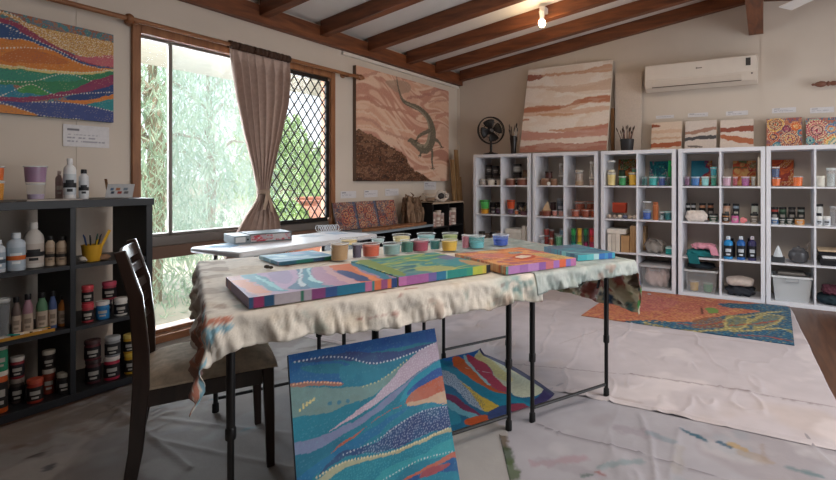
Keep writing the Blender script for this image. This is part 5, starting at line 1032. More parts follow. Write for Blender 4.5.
# middle board
B(tub, 1, -10, 11, 299, 'grey tub at the left photo edge on the middle board', '#4a5058', .85, wall=.08)
for k, (p0, p1, pt, hx, nm) in enumerate(((11, 21.5, 297, '#6a5c58', 'grey'), (22, 33.5, 294, '#a07a88', 'mauve'), (35.5, 48, 292.5, '#5a8466', 'green'), (48.3, 57, 291, '#4a5f8e', 'blue'), (57.5, 71, 295, '#c07a3a', 'orange'))):
    B(bottle, 1, p0, p1, pt, 'black-capped bottle with %s contents on the middle board' % nm, hx, '#17161a', '#b9a898', '#8a7c70', capw=.6, back=.075 if k % 2 else .09, shoulder=.6)
p = onX(22, 333, -3.21); t = thing('tray', 'ochre tray of paint tubes at the front of the middle board', 'tray', (-3.225, .985, BR[1]+.0005))
MB().box(-.025, .03, -.15, .13, 0, .006).box(.026, .03, -.15, .13, .006, .016).box(-.025, -.021, -.15, .13, .006, .016).build('tray_body', M('#b8862e', .6), t, .001)
for k in range(6):
    o = thing('paint_tube', ['white', 'pale grey', 'teal', 'cream', 'second cream', 'tan'][k] + ' paint tube lying in the ochre tray', 'paint tube', (-3.222, .90 + k*.034, BR[1]+.0145), R(65), 'paint tubes in the ochre tray'); hx = ['#d8d4cc', '#b8b4b0', '#1f8a80', '#d5c6b0', '#cbbca6', '#b59f86'][k]
    MB().lathe([(.009, -.03), (.009, .0), (.005, .022), (.004, .024)], 12, axis='x').build('tube_body', M(hx, .5), o); MB().lathe([(.0055, .0245), (.005, .035)], 10, axis='x').build('tube_cap', M('#2a2a2c' if k % 2 else '#d8d8d8', .5), o)
JB = lambda row, p0, p1, pt, nm, hx, lid, lab, on=None, back=.06: B(jar, row, p0, p1, pt, nm, hx, lid, lab, on=on, back=back)
w_ = ' in the right column of the bookcase'
a = JB(1, 81, 94.3, 303.5, 'black-labelled jar with red lid under another' + w_, '#a83a44', '#c8404c', '#1d1a1e'); JB(1, 81, 94, 285.5, 'red-lidded jar on top, nearest the divider' + w_, '#b03a44', '#d04a54', '#1d1a1e', on=a)
JB(1, 95, 110, 301, 'bright blue jar, white lid, on the middle board' + w_, '#2a7ab4', '#d8d8d8', '#2274b0')
a = JB(1, 101.5, 112.5, 299.5, 'dark jar behind the blue one' + w_, '#35303a', '#3a3038', '#241f26', back=.19); JB(1, 101.5, 117, 281.5, 'wide pink-lidded jar stacked high' + w_, '#a84052', '#d0506a', '#221d22', on=a)
JB(1, 113.5, 128, 297.5, 'white jar on the middle board, nearest the chair' + w_, '#cfcbc6', '#d8d5d0', '#1f1c20')
# bottom
a = JB(0, -8, 8.5, 371, 'orange-banded jar at bottom of the left edge stack', '#c85a24', '#d8d0c8', '#22201f'); JB(0, -8, 8.5, 341, 'green-banded jar on top of the left edge stack', '#2a8a66', '#d8d4cc', '#2f8a6a', on=a)
a = JB(0, 9, 25, 378, 'dark jar under the red one on the bottom board', '#3a2e2c', '#8a7f78', '#1f1b1c', back=.13); JB(0, 9, 25, 356.5, 'dark red jar with white lid, stacked on the bottom board', '#8a2a34', '#cfc8c4', '#232029', on=a)
JB(0, 26, 44, 378.5, 'low red jar in front on the bottom board', '#a83a2c', '#b8503a', '#24201f')
a = JB(0, 41.5, 56, 368.5, 'rust-labelled jar under the dark one', '#8a3a2a', '#bfb6ae', '#7a3426', back=.13); JB(0, 41.5, 56, 350, 'dark jar with cream lid stacked beside the divider', '#2a2524', '#c0b8ac', '#262122', on=a)
JB(0, 56, 72.5, 372, 'jar with pale lid tipped near the divider on the bottom board', '#2c2a2a', '#a8a498', '#201e1f')
a = JB(0, 84.5, 102, 359, 'lower dark maroon jar' + w_, '#4a2228', '#3a2a2c', '#1c191c', back=.09); JB(0, 83.5, 101.5, 339.5, 'upper dark maroon jar' + w_, '#5a262e', '#4a3032', '#1c191c', on=a)
a = JB(0, 103, 120.5, 356, 'lower crimson jar with black label' + w_, '#b02a44', '#d8ccc8', '#1f1a1e'); JB(0, 104, 121, 336, 'upper grey jar with silver lid' + w_, '#8a8c90', '#b5b8bc', '#26262a', on=a)
a = JB(0, 123.5, 138.5, 352, 'lower yellow jar' + w_, '#d0a02c', '#d8b848', '#1f1c1a'); JB(0, 122.5, 137, 334, 'upper yellow jar' + w_, '#c8982a', '#d8c068', '#1f1c1a', on=a)
# ================================================================ TABLES
UD_ = Vector((.83*RX + .557*FX, .83*RY + .557*FY, 0)).normalized(); VD_ = Vector((-UD_.y, UD_.x, 0)); TA = math.atan2(UD_.y, UD_.x)
O_ = c2w(.6214, 2.5) - UD_*1.84
def TP(s, t_, z=0): return O_ + UD_*s + VD_*t_ + Vector((0, 0, z))
blk = M('#141314', .35, var=.03); TZ = .735
TZ = .725
tl = ['left folding table under the cream cloth, beside the chair', 'middle folding table under the cream cloth, behind the leaning blue canvas', 'right folding table under the pale plastic cloth']
for i in range(3):
    t = thing('folding_table', tl[i], 'table', TP(i*.62, 0, .010), TA, 'three folding work tables pushed together')
    MB().box(0, .60, 0, 1.2, TZ-.035, TZ).build('tabletop', M('#8a8784', .5), t, .008)
    MB().box(.05, .07, .08, 1.12, TZ-.06, TZ-.0355).box(.53, .55, .08, 1.12, TZ-.06, TZ-.0355).build('rail', blk, t)
    for ty in (.125, 1.075):
        for sx_ in (.057, .543):
            lg = MB().tube([(sx_, ty, .30), (sx_, ty, TZ-.0605)], .0135, 12).tube([(sx_, ty, .03), (sx_, ty, .30)], .0105, 12).build('leg', blk, t)
            MB().lathe([(.0155, .285), (.0165, .29), (.0165, .32), (.0145, .325)], 14, (sx_, ty, 0)).build('collar', blk, lg)
            MB().lathe([(.015, 0), (.0155, .004), (.0145, .04), (.011, .045)], 14, (sx_, ty, 0)).build('foot', M('#0e0e0f', .7), lg)
        MB().tube([(.068, ty, .065), (.532, ty, .065)], .008, 10).build('crossbar', blk, t)
        MB().tube([(.07, ty, TZ-.085), (.53, ty, TZ-.085)], .008, 10).build('crossbar', blk, t)
        yy = ty + (.012 if ty < .6 else -.012); dr_ = 1 if ty < .6 else -1
        for sx_, o_ in ((.057, .02), (.543, -.02)): MB().bar([(sx_ + o_*.5, yy, TZ-.0625), (sx_ + o_, yy + .015*dr_, TZ-.10), (sx_ + o_*1.7, yy + .02*dr_, TZ-.155)], .012, .008, side=Vector((1, 0, 0))).build('brace_latch', blk, t)
# cloths
TZ = .735
def drape(s, t_, s0, s1, t0, t1, zt, r0=.018):
    a = np.where(s < s0, s - s0, np.where(s > s1, s - s1, 0.0)); b_ = np.where(t_ < t0, t_ - t0, np.where(t_ > t1, t_ - t1, 0.0)); r = np.hypot(a, b_) + 1e-9
    out = r0*(1 - np.exp(-r/r0)) + .10*np.clip(r - .05, 0, 1); dn = np.maximum(0, r - r0*(1 - np.exp(-r/r0)))
    wv = (np.sin(s*31 + 2*np.sin(t_*9)) * np.sin(t_*27 + s*6))*.018*np.clip(r/.12, 0, 1) + .034*(np.abs(fbm(s*34 + 5*t_, t_*9, 91, 3) - .5)*2 - .25)*np.clip(r/.1, 0, 1)*np.where((a != 0) & (b_ != 0), .15, 1)
    ss = np.clip(s, s0, s1) + a/r*(out + wv) + b_/r*wv*.2; tt = np.clip(t_, t0, t1) + b_/r*(out + wv)
    return ss, tt, zt - dn
def cloth(label, S0, S1, fT0, fT1, edges, zt, colf, ns, nt, fS0=None, seed=1, mat=None, lift=0):
    v = np.linspace(0, 1, nt)[:, None]; u = np.linspace(0, 1, ns)[None, :]
    S0a = S0 if fS0 is None else fS0(v); sg = S0a + (S1 - S0a)*u + 0*v
    t0, t1 = fT0(sg), fT1(sg); tg = t0 + (t1 - t0)*v
    ss, tt, zz_ = drape(sg, tg, *edges, zt); fl_ = zz_ > zt - .002
    zz_ = zz_ + np.where(fl_, .0035*fbm(sg*7, tg*7, seed) + .002*fbm(sg*25, tg*25, seed), 0)
    zz_ = zz_ - np.where(~fl_, .02*(fbm(sg*14, tg*3, seed+5) - .5), 0)
    zz_ = zz_ + lift
    P3 = np.stack([O_.x + UD_.x*ss + VD_.x*tt, O_.y + UD_.y*ss + VD_.y*tt, zz_], -1)
    o = sheet('tablecloth', P3, colf(sg, tg, zz_), mat or attr(.8, .7, 34, .2, .08, 30, 'painted_cloth', .06), .0012); return tag(o, label, 'tablecloth')
def stains(base, s, t_, items, seed=1):
    c = np.zeros(s.shape + (3,)); c[:] = lin(base)
    for k, (hx, thr, sc, a) in enumerate(items):
        n = fbm(s*sc + 3.3*k, t_*sc + 1.7*k, seed + 3*k); m = np.clip((n - thr)*14, 0, 1)[..., None]*a; c = c*(1-m) + np.array(lin(hx))*m
    return c
def c1(s, t_, z):
    c = stains('#dfd8cd', s, t_, (('#c9b9a2', .58, 6, .45), ('#e6dfd3', .56, 9, .6), ('#8a5f48', .70, 14, .45), ('#8fa8a0', .72, 14, .5), ('#a04a3c', .75, 20, .6)), 3)
    f = (t_ < -.02) & (s < .05); n = fbm(s*9, t_*9, 77)
    for hx, lo, hi in (('#c05a34', .50, .60), ('#5aa8c4', .38, .46), ('#7a3a34', .62, .8)):
        m = (((n > lo) & (n < hi) & ((s < -.02) & (t_ < .25) | f)).astype(float)*.75)[..., None]; c = c*(1-m) + np.array(lin(hx))*m
    m = (np.clip((fbm(s*10, t_*10, 12) - .52)*10, 0, 1)*((s < .10) & (t_ > .0)))[..., None]*.45; c = c*(1-m) + np.array(lin('#7a5a44'))*m
    m = (np.exp(-((s-1.12)/.1)**2 - ((t_+.05)/.07)**2)*np.clip((fbm(s*20, t_*20, 5)-.3)*5, 0, 1))[..., None]*.9; c = c*(1-m) + np.array(lin('#4f8f92'))*m
    return c
def c2(s, t_, z):
    c = stains('#c6d0cc', s, t_, (('#e0e6e2', .5, 14, .8), ('#9fb4b0', .58, 18, .5), ('#c79a86', .70, 10, .5)), 9)
    d = stains('#c9bfa6', s, t_, (('#ded6c0', .5, 9, .8), ('#9a3a2e', .58, 11, .85), ('#3f8084', .61, 13, .85), ('#3f9a52', .66, 14, .9), ('#5a3a30', .64, 16, .8), ('#c8c0a4', .64, 20, .7), ('#305a80', .70, 13, .9)), 21)
    m = np.clip((s - 1.86)*20, 0, 1)[..., None]*1.0; return c*(1-m) + d*m
hem1 = lambda s: -(.105 + .05*fbm(s*4.5, s*0, 2) + .05*np.exp(-((s+.02)/.07)**2)*1.0)
cloth('cream paint-stained cloth over the left and middle work tables', -.2, 1.235, hem1, lambda s: 1.2 + .16 + .03*np.sin(s*7), (-.005, 1.24, -.005, 1.205), TZ+.003, c1, 190, 170, fS0=lambda v: -(.19 + .085*np.exp(-(v/.09)**2) + .03*np.sin(v*11)), seed=2)
hem2 = lambda s: -(.085 + .035*fbm(s*6, s*0, 6) - .02*np.clip((s-1.6)*4, 0, 1))
cloth('pale plastic cloth with a stained hanging end over the right work table', 1.205, 2.14, hem2, lambda s: 1.2 + .12 + .02*np.sin(s*9), (1.2, 1.845, -.009, 1.21), TZ+.006, c2, 150, 150, seed=6, mat=attr(.35, .9, 40, .5, .06, 30, 'plastic_cloth', .4), lift=.0)
CZT = TZ + .0125
# canvases lying on the tables
def flat(label, flp, frp, blp, t, fn, strip=None, res=.005, grp='painted canvases lying on the work tables', z=CZT, d=None):
    a, c = onZ(*flp, z), onZ(*frp, z); x = (c-a); w = x.length; x.normalize(); n = Vector((-x.y, x.x, 0)); q = onZ(*blp, z+t)
    dep = d or (q - a).dot(n); return canvas('painted_canvas', label, 'canvas', w, dep, t, frame((a+c)/2, x, n), fn, res, grp, frontstrip=strip)
def pA(P):
    P.fill('#9f86a6'); P.fr(215, 245, 4.4); P.wob = .012
    for pts, c in (([(20, 140), (60, 130), (130, 128), (200, 175), (245, 215), (150, 240), (60, 170)], '#b98a86'), ([(80, 160), (130, 155), (190, 180), (235, 205), (180, 212), (120, 190)], '#c97f5c'), ([(30, 145), (70, 155), (140, 205), (200, 225), (145, 245)], '#8f7f9c'), ([(110, 132), (190, 122), (240, 150), (280, 190), (330, 200), (260, 205), (200, 175)], '#3f8da4'), ([(180, 135), (240, 160), (300, 195), (270, 195), (210, 160)], '#7cc0cc'), ([(190, 122), (350, 100), (365, 130), (335, 180), (290, 188), (240, 148)], '#a98ab2'), ([(230, 128), (320, 112), (340, 150), (300, 172)], '#8d7aa6'),
                   ([(355, 100), (385, 100), (380, 150), (430, 188), (330, 192), (365, 150)], '#1f5f86'), ([(372, 100), (384, 100), (378, 140), (400, 175), (380, 180), (366, 145)], '#b9ccd6'), ([(390, 98), (425, 96), (420, 140), (470, 172), (520, 178), (430, 188), (385, 150)], '#3c8aa6'), ([(405, 96), (420, 96), (418, 130), (470, 165), (440, 165), (408, 140)], '#a5d2da'), ([(425, 96), (500, 90), (530, 130), (620, 175), (520, 178), (450, 150)], '#b08aa8'), ([(470, 92), (510, 90), (540, 125), (640, 165), (600, 172), (520, 140)], '#c9a0a8'),
                   ([(505, 90), (600, 80), (650, 120), (740, 150), (770, 185), (700, 190), (630, 160), (550, 120)], '#d2754a'), ([(540, 112), (600, 118), (690, 150), (640, 158), (580, 138)], '#2f4a80'), ([(590, 80), (640, 75), (790, 150), (780, 175), (730, 140), (640, 105)], '#2f7a92'), ([(600, 95), (700, 140), (760, 165), (700, 160)], '#e08a5a')): P.poly(pts, c)
sA = [(0, '#2a4a6e'), (.03, '#8a2f5c'), (.09, '#1f4a6c'), (.15, '#a8a0a8'), (.31, '#2a6a58'), (.325, '#9c94a0'), (.38, '#7a3a70'), (.47, '#2a4a80'), (.55, '#1a6a88'), (.75, '#b06a90'), (.80, '#2a7a80'), (.82, '#c86a40'), (.87, '#8a4a78'), (.92, '#c87040'), (.95, '#1a3a70')]
flat('purple, teal and orange swirled canvas at the left front of the tables', (249, 309), (397, 287), (222, 277.3), .035, pA, sA)
def pB(P):
    n = fbm(P.X*3 + P.Z*2, P.Z*13 - P.X*3, 14); P.noise_ramp(np.clip((n-.22)/.56, 0, 1), ['#2f7f82', '#5a9a78', '#a8b060', '#3a8a88', '#4f8f90', '#8fae80', '#2a6f80', '#c0bc6a']); P.fr(350, 240, 3.096); P.wob = .015
    P.poly([(200, 85), (300, 80), (330, 95), (250, 100)], '#b8b466', a=.7); P.poly([(140, 105), (230, 95), (260, 105), (180, 118)], '#4a7f98', a=.7); P.poly([(250, 62), (330, 55), (370, 66), (300, 78)], '#3f8f9c', a=.8); P.poly([(20, 66), (60, 62), (160, 100), (150, 110)], '#7f9450'); P.poly([(270, 50), (340, 44), (360, 50), (300, 60)], '#7a6a9a', a=.8); P.poly([(340, 60), (420, 70), (430, 78), (370, 76)], '#c09060', a=.8)
sB = [(0, '#b06aa0'), (.08, '#9a5a94'), (.3, '#6a5a98'), (.38, '#1f6a90'), (.48, '#7ab8a8'), (.5, '#1a7f78'), (.72, '#2f8a70'), (.78, '#a8b040'), (.9, '#c0b048'), (.95, '#2a2a30')]
flat('green and yellow swirled canvas in the middle of the work tables', (398.8, 286.3), (490.5, 272.5), (357, 260.5), .035, pB, sB)
def pC(P):
    n = fbm(P.X*4, P.Z*9 + P.X*4, 25); P.noise_ramp(np.clip((n-.25)/.5, 0, 1), ['#b85a34', '#d08048', '#a8606a', '#d89a60', '#c46a3c', '#8a7a68', '#c8703c']); P.fr(480, 230, 4.644); P.wob = .012
    P.poly([(150, 125), (190, 112), (240, 116), (250, 128), (200, 138)], '#b04a34'); P.poly([(165, 124), (200, 117), (235, 121), (200, 131)], '#d8c8b8'); P.poly([(130, 105), (180, 100), (200, 105), (150, 112)], '#6a8a98', a=.9); P.poly([(-60, 118), (60, 108), (110, 112), (100, 130), (0, 132)], '#c87a7a', a=.6); P.poly([(0, 100), (60, 96), (80, 102), (20, 108)], '#d8b070', a=.8); P.poly([(240, 110), (330, 112), (420, 126), (330, 132)], '#8a9a6a', a=.6); P.poly([(270, 92), (330, 95), (430, 122), (390, 122)], '#5f9aa0', a=.8)
    P.speck(n > .45, .02, .004, '#e8c890', 6, .6)
sC = [(0, '#5a8a80'), (.03, '#b07ab4'), (.18, '#9c6aa8'), (.3, '#b080b8'), (.45, '#8a5aa0'), (.55, '#c06a70'), (.66, '#9a6ab0'), (.75, '#d0603a'), (.85, '#7a6ab0'), (.92, '#b06a9c')]
flat('orange swirled canvas with pale ring on the right work table', (506, 274.8), (576, 265.3), (459, 253.2), .035, pC, sC)
def pD(P):
    n = fbm(P.X*3, P.Z*12, 35); P.noise_ramp(np.clip((n-.25)/.5, 0, 1), ['#3a5f78', '#4a7f90', '#5a6a80', '#3a8a98', '#4a5f78']); P.fr(480, 230, 4.644); P.line([(150, 84), (300, 92), (450, 106), (560, 112)], .02, '#7ab8b8'); P.line([(250, 72), (420, 82), (620, 98)], .02, '#34506e')
sD = [(0, '#3fa0ac'), (.25, '#58b0b8'), (.42, '#a8ccd0'), (.55, '#2a6ab0'), (.72, '#3f8ab8'), (.8, '#2a5fa8'), (.93, '#3f9ab0')]
flat('blue-grey striped canvas at the far right corner of the tables', (578, 261.2), (615, 258.2), (538, 246.8), .03, pD, sD)
def pE(P):
    n = fbm(P.X*5 + P.Z*3, P.Z*5, 45); P.noise_ramp(np.clip((n-.25)/.5, 0, 1), ['#7fb0c8', '#a8ccd8', '#5f98b8', '#9a9fc0', '#8fc0cc', '#6f8fb0'])
flat('pale blue canvas at the back left of the tables, before the white table', (279, 265.8), (335, 259.2), (262.4, 255.2), .018, pE, [(0, '#2a5a70'), (.3, '#1f6a60'), (.6, '#2a4a6a'), (.8, '#2a7a60')])
q = onZ(267, 268.5, CZT); o = MB().ball((0, 0, .008), (.016, .010, .0085), 14, 8, jit=.15, seed=2).ball((.022, .004, .006), (.012, .009, .0065), 12, 7, jit=.15, seed=3).build('putty_lump', M('#3f382f', .9)); o.location = (q.x, q.y, CZT); tag(o, 'little dark dried paint lump left of the pale blue canvas', 'paint lump')
# tubs of paint on the tables
def T_(p0, p1, pt, pb, hx, label, fill=.75, smear=None, wall=.04, z=CZT):
    d = FL*(H-z)/(pb-1-CY); r = (p1-p0)/FL*d/2; c = onZ((p0+p1)/2, pb-1, z); n = Vector((-c.x, -c.y, 0)).normalized(); c = c - n*r
    h = (pb - pt)/FL*d*.93; tub(label, (c.x, c.y, z), r, h, hx, fill, group='open paint tubs on the work tables', smear=smear, wall=wall)
for a in ((330, 349, 243.5, 263, '#b08d62', 'tan paint tub standing behind the purple swirled canvas', .9, '#c0a078'), (352, 362, 243.5, 260, '#4a3f5c', 'dark purple paint tub left of the orange-red one', .85), (361.5, 380.5, 244, 259, '#c8502c', 'orange-red paint tub behind the left canvas corner', .8, '#d07050'), (382, 401.5, 244, 257, '#7fa6a6', 'pale aqua paint tub right of the orange-red one', .8), (400, 414, 240.5, 254.5, '#1f6a5c', 'dark green paint tub between pale aqua and magenta', .8), (411, 429.5, 240.5, 253.6, '#9a2f50', 'magenta paint tub behind the green swirled canvas', .8, '#b05a70'), (429.5, 440.5, 240, 251.5, '#1f7f80', 'teal paint tub between magenta and yellow', .85), (440.8, 458.3, 240.5, 253.2, '#d8b030', 'yellow paint tub behind the green swirled canvas', .8, '#e0c868'), (467.5, 485.5, 236.5, 250.5, '#5fb4c0', 'clear tub smeared teal and pink behind the orange canvas', .5, '#3fa8b0'), (461.5, 470, 235, 250, '#b0687a', 'dusty pink paint tub beside the teal smeared one', .85), (492, 509.5, 235.5, 247.8, '#1a48b0', 'bright blue paint tub behind the orange canvas', .6, '#3a68c8'),
          (371, 385, 238.5, 245, '#a8c0c0', 'pale blue tub in the back row behind the orange-red one', .7), (392, 411, 235.5, 245, '#d8cc98', 'cream tub in the back row behind the green one', .7), (416.5, 436, 234.5, 243.5, '#8fc0c4', 'aqua tub in the back row behind the magenta one', .7), (441.5, 458.5, 234, 242.5, '#a8b878', 'pale green tub in the back row behind the yellow one', .7), (340, 358, 239.5, 247, '#d8c088', 'pale yellow tub in the back row behind the tan one', .7)): T_(*a)
# ================================================================ WHITE TABLE BY THE WINDOW
WX0, WX1, WY0, WY1, WZ = -3.19, -2.685, 1.765, 2.885, .735
t = thing('folding_table', 'white plastic folding table below the curtain at the window', 'table', ((WX0+WX1)/2, (WY0+WY1)/2, 0)); w2, d2 = (WX1-WX0)/2, (WY1-WY0)/2
MB().box(-w2, w2, -d2, d2, WZ-.035, WZ).build('tabletop', M('#d9dade', .4, var=.02), t, .012)
for y in (-d2+.13, d2-.13):
    for x in (-w2+.05, w2-.05):
        lg = MB().tube([(x, y, .03), (x, y, WZ-.0355)], .012, 10).build('leg', M('#2a2a2c', .4), t); MB().lathe([(.014, 0), (.0145, .03), (.013, .034)], 12, (x, y, 0)).build('foot', M('#151516', .7), lg)
    MB().tube([(-w2+.06, y, .1), (w2-.06, y, .1)], .008, 8).build('crossbar', M('#2a2a2c', .4), t)
def onT(px, py): return onZ(px, py, WZ)
p = onZ(250, 243.5, WZ); q2 = onZ(292, 240, WZ); ax = (q2-p); L_ = ax.length; ax.normalize(); rz = math.atan2(ax.y, ax.x)
t = thing('document_box', 'grey file box with red-printed front lying on the white table', 'box file', (p.x, p.y, WZ+.0005), rz)
MB().box(0, L_, .005, .24, 0, .008).box(0, L_, .005, .24, .052, .06).box(0, .006, .005, .24, .008, .052).box(L_-.006, L_, .005, .24, .008, .052).build('cover', M('#5a6468', .5), t)
canvas('front_sleeve', 'x', 'x', L_-.014, .042, .003, Matrix.Identity(4), lambda P: (P.fill('#b8b4b8'), P.noise_ramp(np.clip((fbm(P.X*25, P.Z*40, 3)-.35)/.3, 0, 1), ['#b9b6ba', '#c0bcc0', '#c03a4c', '#a8a4ac'])), .005); fs_ = bpy.data.objects['front_sleeve']; fs_.parent = t; fs_.matrix_basis = Matrix.Translation((L_/2, .008, .0088))
for qn in ('label', 'category'): del fs_[qn]
t = thing('lever_arch_file', 'grey lever file with white spine label beside the red-printed box', 'folder', onZ(234.5, 245, WZ) + Vector((0, 0, .0005)), rz)
ww = .095
MB().box(0, ww, 0, .25, 0, .055).build('cover', M('#7c878c', .5), t, .002); MB().box(.006, ww*.68, -.0015, -.0002, .012, .046).build('spine_label', M('#d8dadb', .6), t); MB().lathe([(.007, -.002), (.007, -.0003)], 14, (ww*.83, 0, .028), axis='y').build('finger_ring', M('#2a3034', .4, .6), t)
for k, (px, py, hx, rz2, lb) in enumerate(((222, 246.5, '#5f88ac', .5, 'blue printed sheet at the left end of the white table'), (228, 243, '#9fb4c6', .1, 'pale sheet half under the blue one on the white table'), (311, 236, '#c4ccd6', .2, 'white sheet in the middle of the white table'), (336, 233.5, '#b3c0d0', -.2, 'bluish sheet at the right end of the white table'))):
    q = onZ(px, py, WZ); o = MB().box(-.08, .08, -.055, .055, 0, .0012).build('paper_sheet', M(hx, .7, var=.12, scale=40)); o.location = (min(max(q.x, WX0+.1), WX1-.1), min(max(q.y, WY0+.1), WY1-.1), WZ+.0005+.0014*(k % 2)); o.rotation_euler.z = rz2; tag(o, lb, 'paper')
q = onZ(315, 231, WZ); t = thing('wire_coil', 'white looped wire coil on the white table below the grille', 'wire', (max(q.x, WX0+.06), q.y, WZ+.0005), R(50))
MB().tube([(-.09 + .0009*a + .02*math.cos(a*.31), .006*math.sin(a*.155), .030 + .026*math.sin(a*.31)) for a in range(0, 182)][:182], .003, 6).build('loops', M('#d8dade', .4), t)
# ================================================================ CHAIR
cf = (c2w(-.9605, 1.941) + c2w(-1.202, 2.309))/2 - UD_*.215
ch_ = thing('dining_chair', 'dark timber slat-back chair with patterned seat pushed to the left table', 'chair', (cf.x, cf.y, 0), TA)
dk = wood('#33241e', '#211713', 3, (9, 9, 1), .28, .03); yv = Vector((0, 1, 0))
for s, nm in ((-1, ''), (1, '')):
    y = s*.205
    MB().bar([(-.245, y, .006), (-.215, y, .20), (-.20, y, .42), (-.20, y, .55), (-.215, y, .74), (-.258, y, .905)], .030, [.036, .044, .05, .048, .042, .034], side=yv).build('rear_leg', dk, ch_, .004)
    MB().bar([(.215, y, .006), (.21, y, .22), (.205, y, .405)], .034, [.028, .036, .042], side=yv).build('front_leg', dk, ch_, .004)
    MB().box(-.185, .185, y-.011, y+.011, .345, .405).build('apron', dk, ch_, .003)
MB().box(.195, .217, -.188, .188, .345, .405).build('apron', dk, ch_, .003); MB().box(-.217, -.195, -.189, .189, .345, .405).build('apron', dk, ch_, .003)
b = MB(); n1 = 16
for i in range(n1+1):
    for j in range(n1+1):
        u_, v_ = i/n1*2-1, j/n1*2-1; b.v.append((.235*u_*(1-.03*v_*v_) + .012, .225*v_*(1-.05*(1-u_)/2), .408 + .058*(1-abs(u_)**5)*(1-abs(v_)**5) - .008*(u_ > .6)*(u_-.6)))
b.f += [(i*(n1+1)+j, (i+1)*(n1+1)+j, (i+1)*(n1+1)+j+1, i*(n1+1)+j+1) for i in range(n1) for j in range(n1)]; b.m += [0]*(n1*n1)
b.box(-.205, .235, -.215, .215, .4055, .415)
b.build('seat', M('#c4b29a', .85, var=.25, scale=26, bump=.2, bscale=80), ch_)
for k in range(5):
    z = .595 + k*.066; x = np.interp(z, [.55, .74, .905], [-.200, -.215, -.258]); zz2 = z + .012
    MB().bar([(x + .012*0, -.189, zz2), (x-.012, -.1, zz2), (x-.018, 0, zz2), (x-.012, .1, zz2), (x, .189, zz2)], .034 if k < 4 else .05, .014, side=Vector((-.28, 0, .96)).normalized()).build('slat', dk, ch_, .003)
